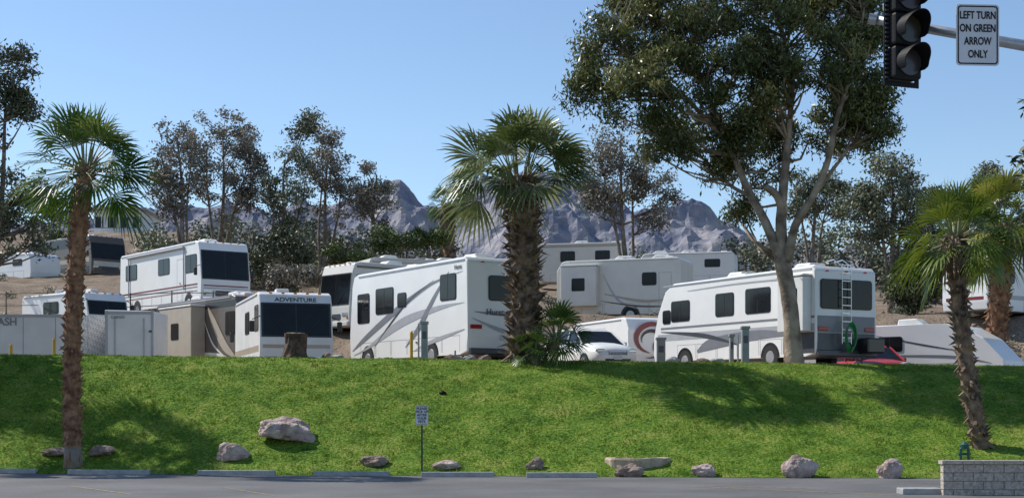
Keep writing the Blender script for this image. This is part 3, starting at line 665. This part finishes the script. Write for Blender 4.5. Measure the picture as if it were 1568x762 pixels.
rv('motorhome',(X0,55.6),('F','R'),(.6,-.8),L,2.45,3.4,zg=2.6,body='taupe',ws=True,
   wins=[('R',Tf(.3),Tf(1.1),1.9,2.75),('R',Tf(6.4),Tf(7.2),1.9,2.6)],
   bands=[('R',-L/2+.1,L/2-.3,.5,1.0,'black'),('R',-L/2+.1,L/2-.3,2.95,3.2,'black')],
   sw=[('R',[(Tf(.2),1.0,.05),(Tf(1.2),1.5,.4),(Tf(2.2),2.5,.35),(Tf(2.6),3.0,.05)],'tan'),('R',[(Tf(.4),.8,.05),(Tf(2),1.15,.18),(Tf(7),1.3,.05)],'cream'),
       ('R',[(Tf(1),1.0,.03),(Tf(2.2),1.6,.1),(Tf(3),2.6,.03)],'cream')],
   slides=[('R',Tf(5.9),Tf(2.9),1.05,3.05,'tan',.6)],acs=((.2,0),(-.25,0)))
L=9.0; X0=S(535,0,66).x
rv('motorhome',(X0,66),('F','L'),(-.75,-.66),L,2.45,3.3,zg=4.95,body='cream',ws=True,wsm=(1.3,.55),
   wins=[('L',Tf(.4),Tf(1.3),1.9,2.7),('L',Tf(3),Tf(4.2),1.9,2.7)],sw=[('L',[(Tf(.3),1.0,.05),(Tf(3),1.4,.3),(Tf(6),2.4,.1)],'taupe')],
   bands=[('L',-L/2+.1,L/2-.4,.5,1.1,'tan'),('L',-L/2+.1,L/2-.4,3.02,3.14,'taupe')],acs=((.15,0),(-.15,0)))
L=9; X0=S(560,0,86).x
rv('motorhome',(X0,86),('F','L'),(-.9,-.43),L,2.45,3.3,body='cream',wins=[('L',Tf(2),Tf(3),2,2.7)],acs=((.3,0),(-.1,0)),bands=[('L',-L/2+.1,L/2-.4,2.9,3.1,'tan')])
L=6.6; X0=S(1043,0,74).x
rv('fifth_wheel_trailer',(X0,74),('B','L'),(-.93,.37),L,2.5,3.25,zg=6.0,body='cream',nose='cap',rear=False,
   wins=[('L',T(1.3),T(2.0),1.9,2.5),('L',T(4.5),T(5.2),1.9,2.4)],
   sw=[('L',[(T(.2),1.2,.02),(T(2),1.1,.14),(T(4),1.5,.06)],'tan'),('L',[(T(2.2),.7,.02),(T(3.3),1.2,.12),(T(4.1),2.5,.02)],'lgrey'),('L',[(T(.3),.8,.02),(T(2.2),.85,.1),(T(4.2),1.15,.02)],'taupe')],
   doors=[('L',T(.5),T(1.15),.6,2.5)],slides=[('L',T(4.3),T(6.2),.9,2.9,'cream',.5)],acs=((.0,0),(-.3,0)),wheels=(-.1,))
L=6.5; X0=S(955,0,104).x
rv('travel_trailer',(X0,104),('B','L'),(-.97,.24),L,2.45,3.2,body='cream',nose='cap',wins=[('L',T(1),T(2),1.9,2.6),('L',T(3.5),T(4.5),1.9,2.6)],acs=((0,0),),bands=[('L',-L/2+.1,L/2-.4,2.9,3.05,'tan')],wheels=(0,))
L=6.5; X0=S(1125,0,100).x
rv('travel_trailer',(X0,100),('B','L'),(-.97,.24),L,2.45,2.6,body='white',nose='cap',wins=[('L',T(1),T(2),1.6,2.1)],acs=((0,0),(.3,0)),wheels=(0,))
L=9; X0=S(140,0,104).x
rv('motorhome',(X0,104),('F','R'),(.72,-.69),L,2.75,3.2,zg=10.7,body='taupe',ws=True,wsm=(1.45,.6),
   wins=[('R',Tf(2),Tf(3),2,2.7)],bands=[('R',-L/2+.1,L/2-.3,2.4,3.0,'black'),('F',-1.2,1.2,1.0,1.35,'cream'),('R',-L/2+.1,L/2-.3,1.3,1.6,'tan'),('R',-L/2+.1,L/2-.3,.5,1.0,'black')],acs=((.2,0),(-.2,0)))
L=5.5; X0=S(135,0,65.5).x
rv('camper_van',(X0,65.5),('F','R'),(.75,-.66),L,2.1,2.5,zg=4.4,body='white',ws=True,wsm=(1.4,.45),wins=[('R',Tf(.5),Tf(1.3),1.6,2.1),('R',Tf(2.4),Tf(3.6),1.6,2.1)],acs=((-.1,0),),bands=[('R',-L/2+.1,L/2-.3,1.25,1.35,'grey')])
L=6; X0=S(47,0,100).x
rv('travel_trailer',(X0,100),('F','R'),(.8,-.6),L,2.4,2.2,zg=10.0,body='white',nose='cap',wins=[('R',Tf(1),Tf(2),1.4,1.8)],acs=((0,0),),wheels=(0,))
L=8; X0=S(1512,0,66).x
rv('travel_trailer',(X0,66),('F','L'),(-.8,-.6),L,2.4,3.1,zg=5.6,body='white',nose='cap',wins=[('L',Tf(1),Tf(2),1.8,2.5),('L',Tf(3),Tf(3.8),1.8,2.5),('F',-.6,.6,1.7,2.4)],bands=[('L',-L/2+.1,L/2-.3,1.0,1.2,'lgrey'),('F',-1,1,.95,1.1,'maroon')],acs=((0,0),),wheels=(0,))
L=5.5; X0=S(1043,0,59).x
rv('toy_hauler_trailer',(X0,59),('F','L'),(.35,-.94),L,2.3,2.35,zg=2.95,body='white',nose='cap',
   acs=(),vents=False,wheels=(0,),sw=[])
pr=bpy.data.objects['toy_hauler_trailer']
def arcs(side,cx,cz,r,a0,a1,w,mt):
    swoosh(pr,'painted_swirl',side,L,2.3,[(cx+r*math.cos(math.radians(a)),cz+r*.8*math.sin(math.radians(a)),w*(math.sin(math.pi*(i/8))*.9+.1)) for i,a in enumerate(np.linspace(a0,a1,9))],M[mt],d=.01+.001*len(pr.children))
arcs('F',-.1,1.5,.72,20,260,.22,'maroon'); arcs('F',-.15,1.45,.45,-60,200,.14,'black'); arcs('F',-.3,1.3,.7,-100,60,.12,'dgrey'); arcs('F',.4,1.2,.45,100,300,.12,'maroon')
L=5.6; X0=S(1440,0,54).x
rv('travel_trailer',(X0,54),('F','R'),(.80,-.6),L,2.2,2.45,zg=2.30,body='white',nose='aero',acs=((-.15,0),),wheels=(0,),vents=False,
   wins=[('R',Tf(3.6),Tf(4.6),1.6,2.1)],sw=[('R',[(Tf(.6),1.15,.02),(Tf(2),1.5,.12),(Tf(3.6),1.9,.05),(Tf(5.2),2.2,.01)],'black'),('R',[(Tf(.5),.9,.02),(Tf(2.5),1.2,.14),(Tf(5.2),1.5,.02)],'dgrey'),('R',[(Tf(1.8),1.7,.01),(Tf(3),1.9,.05),(Tf(4.5),2.2,.01)],'grey')])
L=5.4; X0=S(1540,0,52).x
rv('travel_trailer',(X0,52),('F','R'),(.80,-.6),L,2.1,2.45,zg=2.30,body='white',nose='aero',acs=((-.2,0),),wheels=(0,),vents=False,
   wins=[('R',Tf(3.8),Tf(4.7),1.5,2.0)],sw=[('R',[(Tf(.5),1.0,.02),(Tf(2),1.25,.10),(Tf(5.1),1.35,.02)],'grey'),('R',[(Tf(1.6),1.45,.01),(Tf(3),1.7,.06),(Tf(4.9),2.1,.01)],'dgrey')])

par=empty('enclosed_cargo_trailer',(0,0,0))
Yc=50.5; xa,xb,xc=-22.5,S(99,0,Yc).x,S(157,0,Yc).x; zt_=S(0,481,Yc).z; zb=2.7
b=MB(); ym=Yc+1.0
vs=[(xa,Yc,zb),(xb,Yc,zb),(xc,ym,zb),(xb,Yc+2,zb),(xa,Yc+2,zb)]; vs+= [(x,y,zt_) for x,y,_ in vs]
b.add(vs,[(4,3,2,1,0),(5,6,7,8,9),(0,1,6,5),(3,4,9,8),(4,0,5,9)],0); b.add(vs,[(1,2,7,6),(2,3,8,7)],1)
b.obj('box_body',[M['offwhite'],M['plate']],par)
box('roof_rail',((xa+xb)/2,Yc-.012,zt_-.05),(xb-xa,.02,.1),M['lgrey'],par); box('lower_rail',((xa+xb)/2,Yc-.012,zb+.06),(xb-xa,.02,.1),M['lgrey'],par)
for i in range(8): box('panel_seam',(xa+1.1*i+.4,Yc-.006,(zb+zt_)/2),(.015,.006,zt_-zb-.22),M['grey'],par)
b=MB()
for x in(-19.6,-18.7): b.tube([(x,Yc-.1,2.75),(x,Yc+.15,2.75)],[.34,.34],18)
b.obj('wheels',M['rubber'],par)
text('trailer_lettering','WASH',.36,M['grey'],par,(S(3,0,Yc).x,Yc-.02,zt_-.26),(math.radians(90),0,0),sx=1.0)
par=empty('utility_trailer',(0,0,0)); Yc=50.2; xa,xb=S(160,0,Yc).x,S(236,0,Yc).x; zt_=S(0,474,Yc).z
prism('box_body',[(xa,2.7),(xb,2.7),(xb,zt_-.04),(xa,zt_)],Yc,Yc+2.0,M['offwhite'],par,bev=.04)
for x in(xa+.06,xb-.06): box('corner_post',(x,Yc-.01,(2.7+zt_)/2),(.09,.03,zt_-2.75),M['lgrey'],par,.008)
box('header',((xa+xb)/2,Yc-.01,zt_-.1),(xb-xa-.22,.03,.1),M['lgrey'],par)
for x in(xa+.35,xb-.35): box('door_bar',(x,Yc-.03,3.8),(.03,.03,1.9),M['steel'],par)
for z in(3.2,4.3): box('hinge',(xb-.12,Yc-.035,z),(.1,.03,.05),M['frame'],par)
box('tail_light',(xa+.1,Yc-.04,3.0),(.1,.03,.12),M['red'],par); box('tail_light',(xb-.1,Yc-.04,3.0),(.1,.03,.12),M['red'],par)
text('trailer_lettering','CARGO',.13,M['grey'],par,(xa+.45,Yc-.02,zt_-.25),(math.radians(90),0,0))

def car(name,x,y,zg,h,mt,L=4.5,W=1.8,H=1.55):
    par=empty(name,(x,y,zg),math.atan2(h[1],h[0]))
    bm=bmesh.new()
    st=[(-2.22,.72,.45,.95),(-2.1,.84,.3,1.02),(-1.2,.9,.22,1.02),(0,.9,.22,1.0),(1.0,.9,.22,.97),(1.7,.86,.22,.88),(2.1,.78,.25,.76),(2.25,.6,.35,.62)]
    rings=[]
    for (sx,hw,zb,zt) in st:
        pr_=[(-hw*.94,zb),(-hw,zb+.25),(-hw*.99,(zb+zt)/2+.1),(-hw*.9,zt),(-hw*.5,zt+.06),(0,zt+.08),(hw*.5,zt+.06),(hw*.9,zt),(hw*.99,(zb+zt)/2+.1),(hw,zb+.25),(hw*.94,zb)]
        rings.append([bm.verts.new((sx,py,pz)) for py,pz in pr_])
    for i in range(len(rings)-1):
        for k in range(11): bm.faces.new((rings[i][k],rings[i][(k+1)%11],rings[i+1][(k+1)%11],rings[i+1][k]))
    bm.faces.new(rings[0]); bm.faces.new(rings[-1])
    fin(bm,'body',mt,par,True)
    def cab(name,hw0,hw1,pts,m_,ins=0):
        bm=bmesh.new()
        A=[bm.verts.new((px,hw0 if pz<1.2 else hw1,pz)) for px,pz in pts]; B_=[bm.verts.new((px,-(hw0 if pz<1.2 else hw1),pz)) for px,pz in pts]
        bm.faces.new(A); bm.faces.new(B_[::-1]); n=len(pts)
        for i in range(n): bm.faces.new((A[i],A[(i+1)%n],B_[(i+1)%n],B_[i]))
        bmesh.ops.bevel(bm,geom=bm.edges[:],offset=.04,segments=2,affect='EDGES'); fin(bm,name,m_,par)
    cab('glasshouse',.83,.66,[(-2.0,.98),(1.15,.94),(.35,1.46),(-1.75,1.48)],M['glass'])
    cab('roof',.64,.64,[(-1.85,1.47),(.28,1.45),(.1,1.55),(-.8,1.585),(-1.75,1.54)],mt)
    for s in(-1,1):
        for p in ([(1.14,.96),(.33,1.47)],[(-.1,.98),(-.15,1.5)],[(-1.15,.98),(-1.2,1.5)],[(-2.0,.98),(-1.78,1.48)]):
            b=MB(); b.tube([(p[0][0],s*.835,p[0][1]),(p[1][0],s*.67,p[1][1])],[.035,.03],6); b.obj('pillar',mt,par)
        for wx in(1.4,-1.35):
            b=MB(); b.tube([(wx,s*.7,.33),(wx,s*.905,.33)],[.34,.33],20); b.obj('tyre',M['rubber'],par)
            b=MB(); b.tube([(wx,s*.9,.33),(wx,s*.915,.33)],[.21,.2],14); b.obj('wheel_hub',M['hub'],par)
        box('headlight',(2.12,s*.6,.72),(.16,.3,.11),M['chrome'],par,.03)
        box('mirror',(.75,s*.98,1.02),(.12,.2,.13),mt,par,.03)
        b=MB(); b.tube([(-1.6,s*.6,1.6),(.0,s*.6,1.6)],[.015,.015],5); b.obj('roof_rail',M['steel'],par)
    box('grille',(2.2,0,.62),(.1,.75,.14),M['frame'],par,.02); box('lower_grille',(2.2,0,.4),(.1,1.0,.12),M['frame'],par,.02)
    box('licence_plate',(2.27,0,.48),(.02,.3,.14),M['signwhite'],par)
car('parked_car',2.75,52.6,2.95,(.38,-.93),M['white'])
car('parked_car',12.7,53.0,2.4,(.2,-.98),mat('car_red',(.4,.02,.02),.25))

# ------------------------------------------------------------------ building
par=empty('white_house',(0,0,0)); Yb=150; x0,x1=S(140,0,Yb).x,S(222,0,Yb).x; zt_=S(0,322,Yb).z
box('walls',((x0+x1)/2,Yb+4,zt_-4.5),(x1-x0-.5,8,9),M['stucco'],par)
b=MB(); b.add([(x0-.4,Yb-1.2,zt_),(x1+.4,Yb-1.2,zt_),(x1+.4,Yb+9,zt_),(x0-.4,Yb+9,zt_),(x0-.4,Yb-1.2,zt_+.25),(x1+.4,Yb-1.2,zt_+.15),(x1-1.5,Yb+4,zt_+.8),(x0+1.5,Yb+4,zt_+.8),(x1+.4,Yb+9,zt_+.15),(x0-.4,Yb+9,zt_+.25)],
   [(3,2,1,0),(0,1,5,4),(1,2,8,5),(2,3,9,8),(3,0,4,9),(4,5,6,7),(5,8,6),(8,9,7,6),(9,4,7)]); b.obj('roof',M['lgrey'],par)
for i,x in enumerate(np.linspace(x0+.8,x1-.8,4)):
    box('window',(x,Yb-.02,zt_-1.2),(.8,.08,1.1),M['glass'],par); box('window',(x,Yb-.02,zt_-4),(.8,.08,1.1),M['glass'],par)
    box('balcony_post',(x+.5,Yb-1.0,zt_-1.4),(.08,.08,2.7),M['stucco'],par)
box('balcony',((x0+x1)/2,Yb-.7,zt_-2.8),(x1-x0,1.2,.15),M['stucco'],par)
box('balcony_rail',((x0+x1)/2,Yb-1.2,zt_-1.9),(x1-x0,.05,.06),M['dgrey'],par)

# ------------------------------------------------------------------ rocks, stops, furniture
def rock(name,u,v,Y,w,hh,mt,seed,d=None):
    x=(u-784)*Y/F; z=tz(x,Y) if Y>float(yedge(x)) else 0.0
    bm=bmesh.new(); bmesh.ops.create_icosphere(bm,subdivisions=4,radius=1)
    for vv in bm.verts:
        p=vv.co.copy(); n1=mnoise.fractal(p*.9+Vector((seed*3.1,0,0)),1,2,5); n2=mnoise.voronoi(p*1.5+Vector((seed,0,0)))[0][0]
        k=.92+.42*n1+.22*n2; q=p*k; vv.co=Vector((q.x*w/2,q.y*(d or w*.35),max(q.z,-.6)*hh*.6))
    o=fin(bm,name,mt,None,False); o.location=(x,Y,z+hh*.27); o.rotation_euler=(0,R.uniform(-.15,.15),R.uniform(-.3,.3)); return o
P,Bn=M['rock_pink'],M['rock_brown']
rock('boulder',440,675,40.2,1.42,.6,P,1)
rock('rock',357,712,39.2,.72,.48,P,2); rock('rock',158,715,39.9,.62,.26,Bn,3); rock('rock',575,722,38.5,.62,.28,Bn,4)
rock('rock',683,718,38.1,.58,.22,P,5); rock('rock',820,717,37.9,.42,.30,Bn,6); rock('rock',962,722,37.0,.66,.38,Bn,7)
rock('rock',1077,724,36.9,.56,.3,P,8); rock('rock',1225,720,36.6,.8,.55,P,9); rock('rock',1360,722,36.2,.54,.5,P,10)
rock('rock',85,718,40.1,.8,.2,Bn,12)
def stop(u0,u1,Y,ang=0.0):
    x0,x1=(u0-784)*Y/F,(u1-784)*Y/F; par_l=x1-x0
    o=prism('wheel_stop',[(-.09,.005),(.09,.005),(.06,.13),(-.06,.13)],-par_l/2,par_l/2,M['concrete'],None,bev=.012,seg=2,axis='y')
    o.location=((x0+x1)/2,Y,0); o.rotation_euler=(0,0,math.radians(90)+ang)
stop(0,57,38.9,-.1); stop(103,231,38.3,-.08); stop(302,422,37.9,-.05); stop(480,596,37.5,-.05); stop(645,757,36.9); stop(806,914,36.6)
# low flat stone slab with sunken centre
x,y=(976-784)*37.8/F,38.0; z=tz(x,y)
bm=bmesh.new(); n=48; vs=[]
for k in range(n):
    a=2*math.pi*k/n; j=1+.05*math.sin(3*a+1)+.04*math.sin(7*a)
    vs.append([bm.verts.new((math.cos(a)*r_*j,math.sin(a)*r_*j*.6,zz+.01*math.sin(5*a))) for r_,zz in((.80,-.3),(.82,.05),(.78,.10),(.55,.10),(.50,.04),(.01,.03))])
for k in range(n):
    for j in range(5): bm.faces.new((vs[k][j],vs[(k+1)%n][j],vs[(k+1)%n][j+1],vs[k][j+1]))
o=fin(bm,'flat_stone_slab',mat('slab_stone',(.33,.25,.18),.9,scale=5,col2=(.5,.40,.31),bump=.6,bscale=14),None,False); o.location=(x,y,z+.02)
par=empty('tree_stump',(0,0,0)); c=S(452,546,46.1); gz_=tz(c.x,46.1)
mb=MB(); mb.tube([(c.x,46.1,gz_-.1),(c.x-.02,46.1,gz_+.12),(c.x,46.1,gz_+.45),(c.x+.01,46.1,gz_+.78)],[.5,.38,.33,.34],18,0,.13); mb.obj('trunk',M['wood'],par)
mb=MB(); mb.tube([(c.x+.01,46.1,gz_+.77),(c.x+.01,46.1,gz_+.80)],[.31,.29],18,0,.05); mb.obj('cut_face',M['woodtop'],par)
Ys=37.9; c=S(646,620,Ys); zg=tz(c.x,Ys)
par=empty('pet_waste_sign',(c.x,Ys,zg)); hh=c.z-zg
box('post',(0,0.02,hh/2-.1),(.045,.03,hh+.1),mat('sign_post_green',(.05,.07,.06),.6,metal=.3),par)
prism('sign_panel',rrect(-.16,.16,hh-.50,hh,.025),-.012,-.002,M['signwhite'],par)
text('sign_text','PLEASE\nPICK UP\nAFTER\nYOUR\nPETS',.088,M['signblack'],par,(0,-.016,hh-.25),(math.radians(90),0,0),spacing=.95)
for (sx,sz,px_,pz_) in((.29,.008,0,hh-.02),(.29,.008,0,hh-.48)): box('border',(px_,-.0145,pz_),(sx,.003,sz),M['signblack'],par)
rock('rock',678,645,42.6,.2,.12,M['signblack'],15)
def pedestal(u,v0,Y,w=.24,h_=1.2):
    x=(u-784)*Y/F; z=tz(x,Y); par=empty('utility_pedestal',(x,Y,z))
    box('cabinet',(0,0,h_/2),(w,.25,h_),M['pedestal'],par,.02); box('hood',(0,-.01,h_+.04),(w+.06,.31,.09),M['pedestal'],par,.02)
    box('outlet_cover',(0,-.135,h_*.7),(w*.6,.03,.22),M['dgrey'],par,.01)
pedestal(650,0,46.4,.2,1.15); pedestal(1141,0,46.4,.22,1.1); pedestal(1120,0,46.9,.12,.9); pedestal(1012,0,52,.3,1.1)
def bollard(u,Y,h_=.9):
    x=(u-784)*Y/F; z=tz(x,Y); b=MB(); b.tube([(x,Y,z-.1),(x,Y,z+h_-.05),(x,Y,z+h_)],[.05,.05,.03],12); b.obj('bollard',M['yellow'],None,False)
bollard(17,46.4,.45); bollard(83,46.4,.65); bollard(630,46.2,.9)
def post(u,Y,h_):
    x=(u-784)*Y/F; z=tz(x,Y); b=MB(); b.tube([(x,Y,z-.1),(x,Y,z+h_)],[.03,.025],8); b.obj('marker_post',M['concrete'],None)
post(641,46.6,1.2); post(1130,46.2,.9); post(697,45.9,.3)
for i,(u,Y_) in enumerate(((700,46.1),(742,46.3),(1030,46.2),(1075,46.4),(1100,46.1),(845,45.9),(1385,46.2),(690,45.7),(720,45.8),(500,46.0),(515,45.9))):
    rock('rock',u,0,Y_,R.uniform(.2,.45),R.uniform(.12,.22),Bn if i%2 else M['concrete'],20+i)
par=empty('terrace_fence',(0,0,0)); mb=MB(); prev=None
for i in range(22):
    x=-27+i*1.9
    if x>-4: break
    y=68.2; z=tz(x,y); mb.tube([(x,y,z-.1),(x,y,z+1.1)],[.035,.03],6)
    if prev:
        for hgt in(.45,1.0): mb.tube([(prev[0],prev[1],prev[2]+hgt),(x,y,z+hgt)],[.02,.02],5)
    prev=(x,y,z)
mb.obj('posts_and_rails',M['bark_dark'],par)
mb=MB()
for i in range(700):
    x=R.uniform(-28,28); y=R.uniform(47,70); z=tz(x,y); s=R.uniform(.04,.2)
    pts=[Vector((R.uniform(-1,1),R.uniform(-1,1),R.uniform(-.5,.8)))*s+Vector((x,y,z)) for _ in range(4)]
    mb.add(pts,[(0,1,2),(0,2,3),(0,3,1),(1,3,2)])
mb.obj('gravel',M['rock_brown'])
cl=[]
for i in range(130):
    x=R.uniform(-34,28); y=R.uniform(61.5,100); cl.append((x,y,tz(x,y)+.15,R.uniform(.2,.6),R.uniform(.2,.7)))
V,rn_=leaves(cl,20000,.16,.06,0,77); quadmesh('desert_scrub',V,rn_,M['leaf_olive'])

par=empty('block_wall',(0,0,0)); Yw=29.2; x0=(1444-784)*Yw/F; zt_=S(0,704,Yw).z
mb=MB(); ch=.165; n=4; top=zt_-.08
for r_ in range(n):
    z=top-ch*(r_+.5); off=.2*(r_%2); x=x0-off+.0
    while x<x0+9:
        a=max(x,x0); b_=x+.4
        if b_-a>.05:
            j=R.uniform(-.012,.012); mb.box(((a+b_)/2,Yw+.1+j,z),(b_-a-.014,.2,ch-.014))
        x+=.4
mb.obj('split_face_blocks',M['block'],par)
box('mortar_core',(x0+4.55,Yw+.11,top/2),(8.98,.15,top-.01),M['concrete'],par)
mb=MB(); x=x0-.03
while x<x0+9: mb.box((x+.2,Yw+.1,top+.04),(.39,.28,.07)); x+=.4
mb.obj('cap_blocks',M['block'],par)
o=box('kerb',(x0-.35,29.6,.06),(.8,.5,.13),M['concrete'],None,.02)
Yv=34.8; c=S(1477,680,Yv); par=empty('irrigation_backflow_valve',(c.x,Yv,max(0,tz(c.x,Yv)))); gm=mat('valve_green',(.02,.09,.07),.5)
zv=c.z-par.location.z
b=MB(); b.tube([(-.09,0,-.1),(-.09,0,zv-.1),(0,0,zv-.03),(.09,0,zv-.1),(.09,0,-.1)],[.035]*5,8); b.tube([(0,0,zv-.1),(0,0,zv+.0),(0,0,zv+.07)],[.09,.11,.03],12); b.tube([(-.14,0,zv-.22),(.14,0,zv-.22)],[.03,.03],8); b.obj('pipes',gm,par)

# ------------------------------------------------------------------ traffic signal + arm + sign
Yt2=17.0
par=empty('traffic_signal',(0,0,0))
a0=S(1338,30,Yt2); a1=S(1568,70,Yt2-.3)
dirv=(a1-a0); far=a0+dirv*2.6
b=MB(); b.tube([a0,a1,far],[.05,.062,.09],14); b.obj('mast_arm',M['steel'],par,True)
b=MB(); b.tube([a0-dirv.normalized()*.06,a0+dirv.normalized()*.03],[.062,.062],14); b.obj('arm_end_cap',M['steel'],par)
b=MB(); b.tube([(far.x,far.y,0),(far.x,far.y,far.z+.4)],[.16,.12],18); b.tube([(far.x,far.y,0),(far.x,far.y,.12)],[.3,.28],18); b.obj('pole',M['steel'],par)
hd=empty('signal_head'); hd.parent=par; cx,cz=S(1385,0,Yt2-.35).x,S(0,133,Yt2).z
hd.location=(cx,Yt2-.3,cz); hd.rotation_euler=(0,0,math.radians(22))
for i in range(3):
    z=.19+i*.37
    box('section_housing',(0,0,z),(.36,.2,.36),M['signblack'],hd,.03)
    b=MB(); b.tube([(.0,-.10,z),(.0,-.125,z)],[.15,.15],24); b.obj('lens',mat('dark_lens%d'%i,((.05,.045,.045),(.05,.045,.03),(.05,.03,.03))[i],.25),hd)
    bm=bmesh.new(); vo=[];vi=[]
    for k in range(25):
        t=math.radians(-35+250*k/24); ln=.27 if 0<k<24 else .2
        for (arr,r_) in((vo,.165),(vi,.155)):
            arr.append((bm.verts.new((r_*math.cos(t),-.1,z+r_*math.sin(t))),bm.verts.new((r_*math.cos(t),-.1-ln*(.55+.45*max(0,math.sin(t))),z+r_*math.sin(t)))))
    for k in range(24):
        bm.faces.new((vo[k][0],vo[k+1][0],vo[k+1][1],vo[k][1])); bm.faces.new((vi[k][0],vi[k][1],vi[k+1][1],vi[k+1][0])); bm.faces.new((vo[k][1],vo[k+1][1],vi[k+1][1],vi[k][1]))
    fin(bm,'visor',M['signblack'],hd)
for s in(-1,1): prism('backplate',[(s*.18,-.0),(s*.235,-.0),(s*.235,1.12),(s*.18,1.12)],.03,.045,M['signblack'],hd)
prism('backplate',[(-.235,-.06),(.235,-.06),(.235,0),(-.235,0)],.03,.045,M['signblack'],hd)
for i in range(22): box('backplate_louvre',(-.208,.02,.03+i*.05),(.04,.012,.02),M['dgrey'],hd)
box('mounting_bracket',(0,.2,1.0-.1),(.1,.25,.1),M['steel'],hd,.02)
sc=S(1497,54,Yt2-.45); sp=empty('left_turn_traffic_sign',sc,math.radians(4)); 
w,hh=.49/2,.68/2
prism('sign_panel',rrect(-w,w,-hh,hh,.04),-.003,.003,M['signwhite'],sp)
outer=rrect(-w+.016,w-.016,-hh+.016,hh-.016,.035); inner=rrect(-w+.03,w-.03,-hh+.03,hh-.03,.025)
b=MB(); n=len(outer); b.add([(x,-.0055,z) for x,z in outer]+[(x,-.0055,z) for x,z in inner],[(i,(i+1)%n,n+(i+1)%n,n+i) for i in range(n)]); b.obj('border',M['signblack'],sp)
text('sign_text','LEFT TURN\nON GREEN\nARROW\nONLY',.118,M['signblack'],sp,(0,-.007,0),(math.radians(90),0,0),sx=.70,spacing=1.22)
box('clamp',(0,.15,.0),(.05,.3,.16),M['steel'],sp,.01); box('clamp_band',(0,.03,0),(.12,.04,.2),M['steel'],sp,.01)

# ------------------------------------------------------------------ camera, light, world
cd=bpy.data.cameras.new('camera'); cam=bpy.data.objects.new('camera',cd); scene.collection.objects.link(cam)
cam.location=(0,0,EYE); cam.rotation_euler=(math.radians(90),0,0); cd.sensor_width=36; cd.lens=36*F/1568
cd.shift_y=(HZ-381)/1568; cd.clip_end=20000; cd.clip_start=.1; scene.camera=cam
ld=Vector((.90,-.42,-1)).normalized(); ts=-ld
sun=bpy.data.lights.new('sun','SUN'); sun.energy=5.0; sun.angle=math.radians(.53); sun.color=(1,.955,.88)
so=bpy.data.objects.new('sun',sun); scene.collection.objects.link(so); so.rotation_euler=ld.to_track_quat('-Z','Y').to_euler()
w=bpy.data.worlds.new("World"); scene.world=w; w.use_nodes=True; nt=w.node_tree
sk=nt.nodes.new("ShaderNodeTexSky"); sk.sky_type='NISHITA'; sk.sun_disc=False
sk.sun_elevation=math.asin(ts.z); sk.sun_rotation=math.atan2(ts.x,ts.y); sk.air_density=1.0; sk.dust_density=.15; sk.ozone_density=3.2; sk.altitude=300
nt.links.new(sk.outputs[0],nt.nodes["Background"].inputs[0]); nt.nodes["Background"].inputs[1].default_value=.15
scene.view_settings.view_transform='Standard'; scene.view_settings.look='None'; scene.view_settings.exposure=0
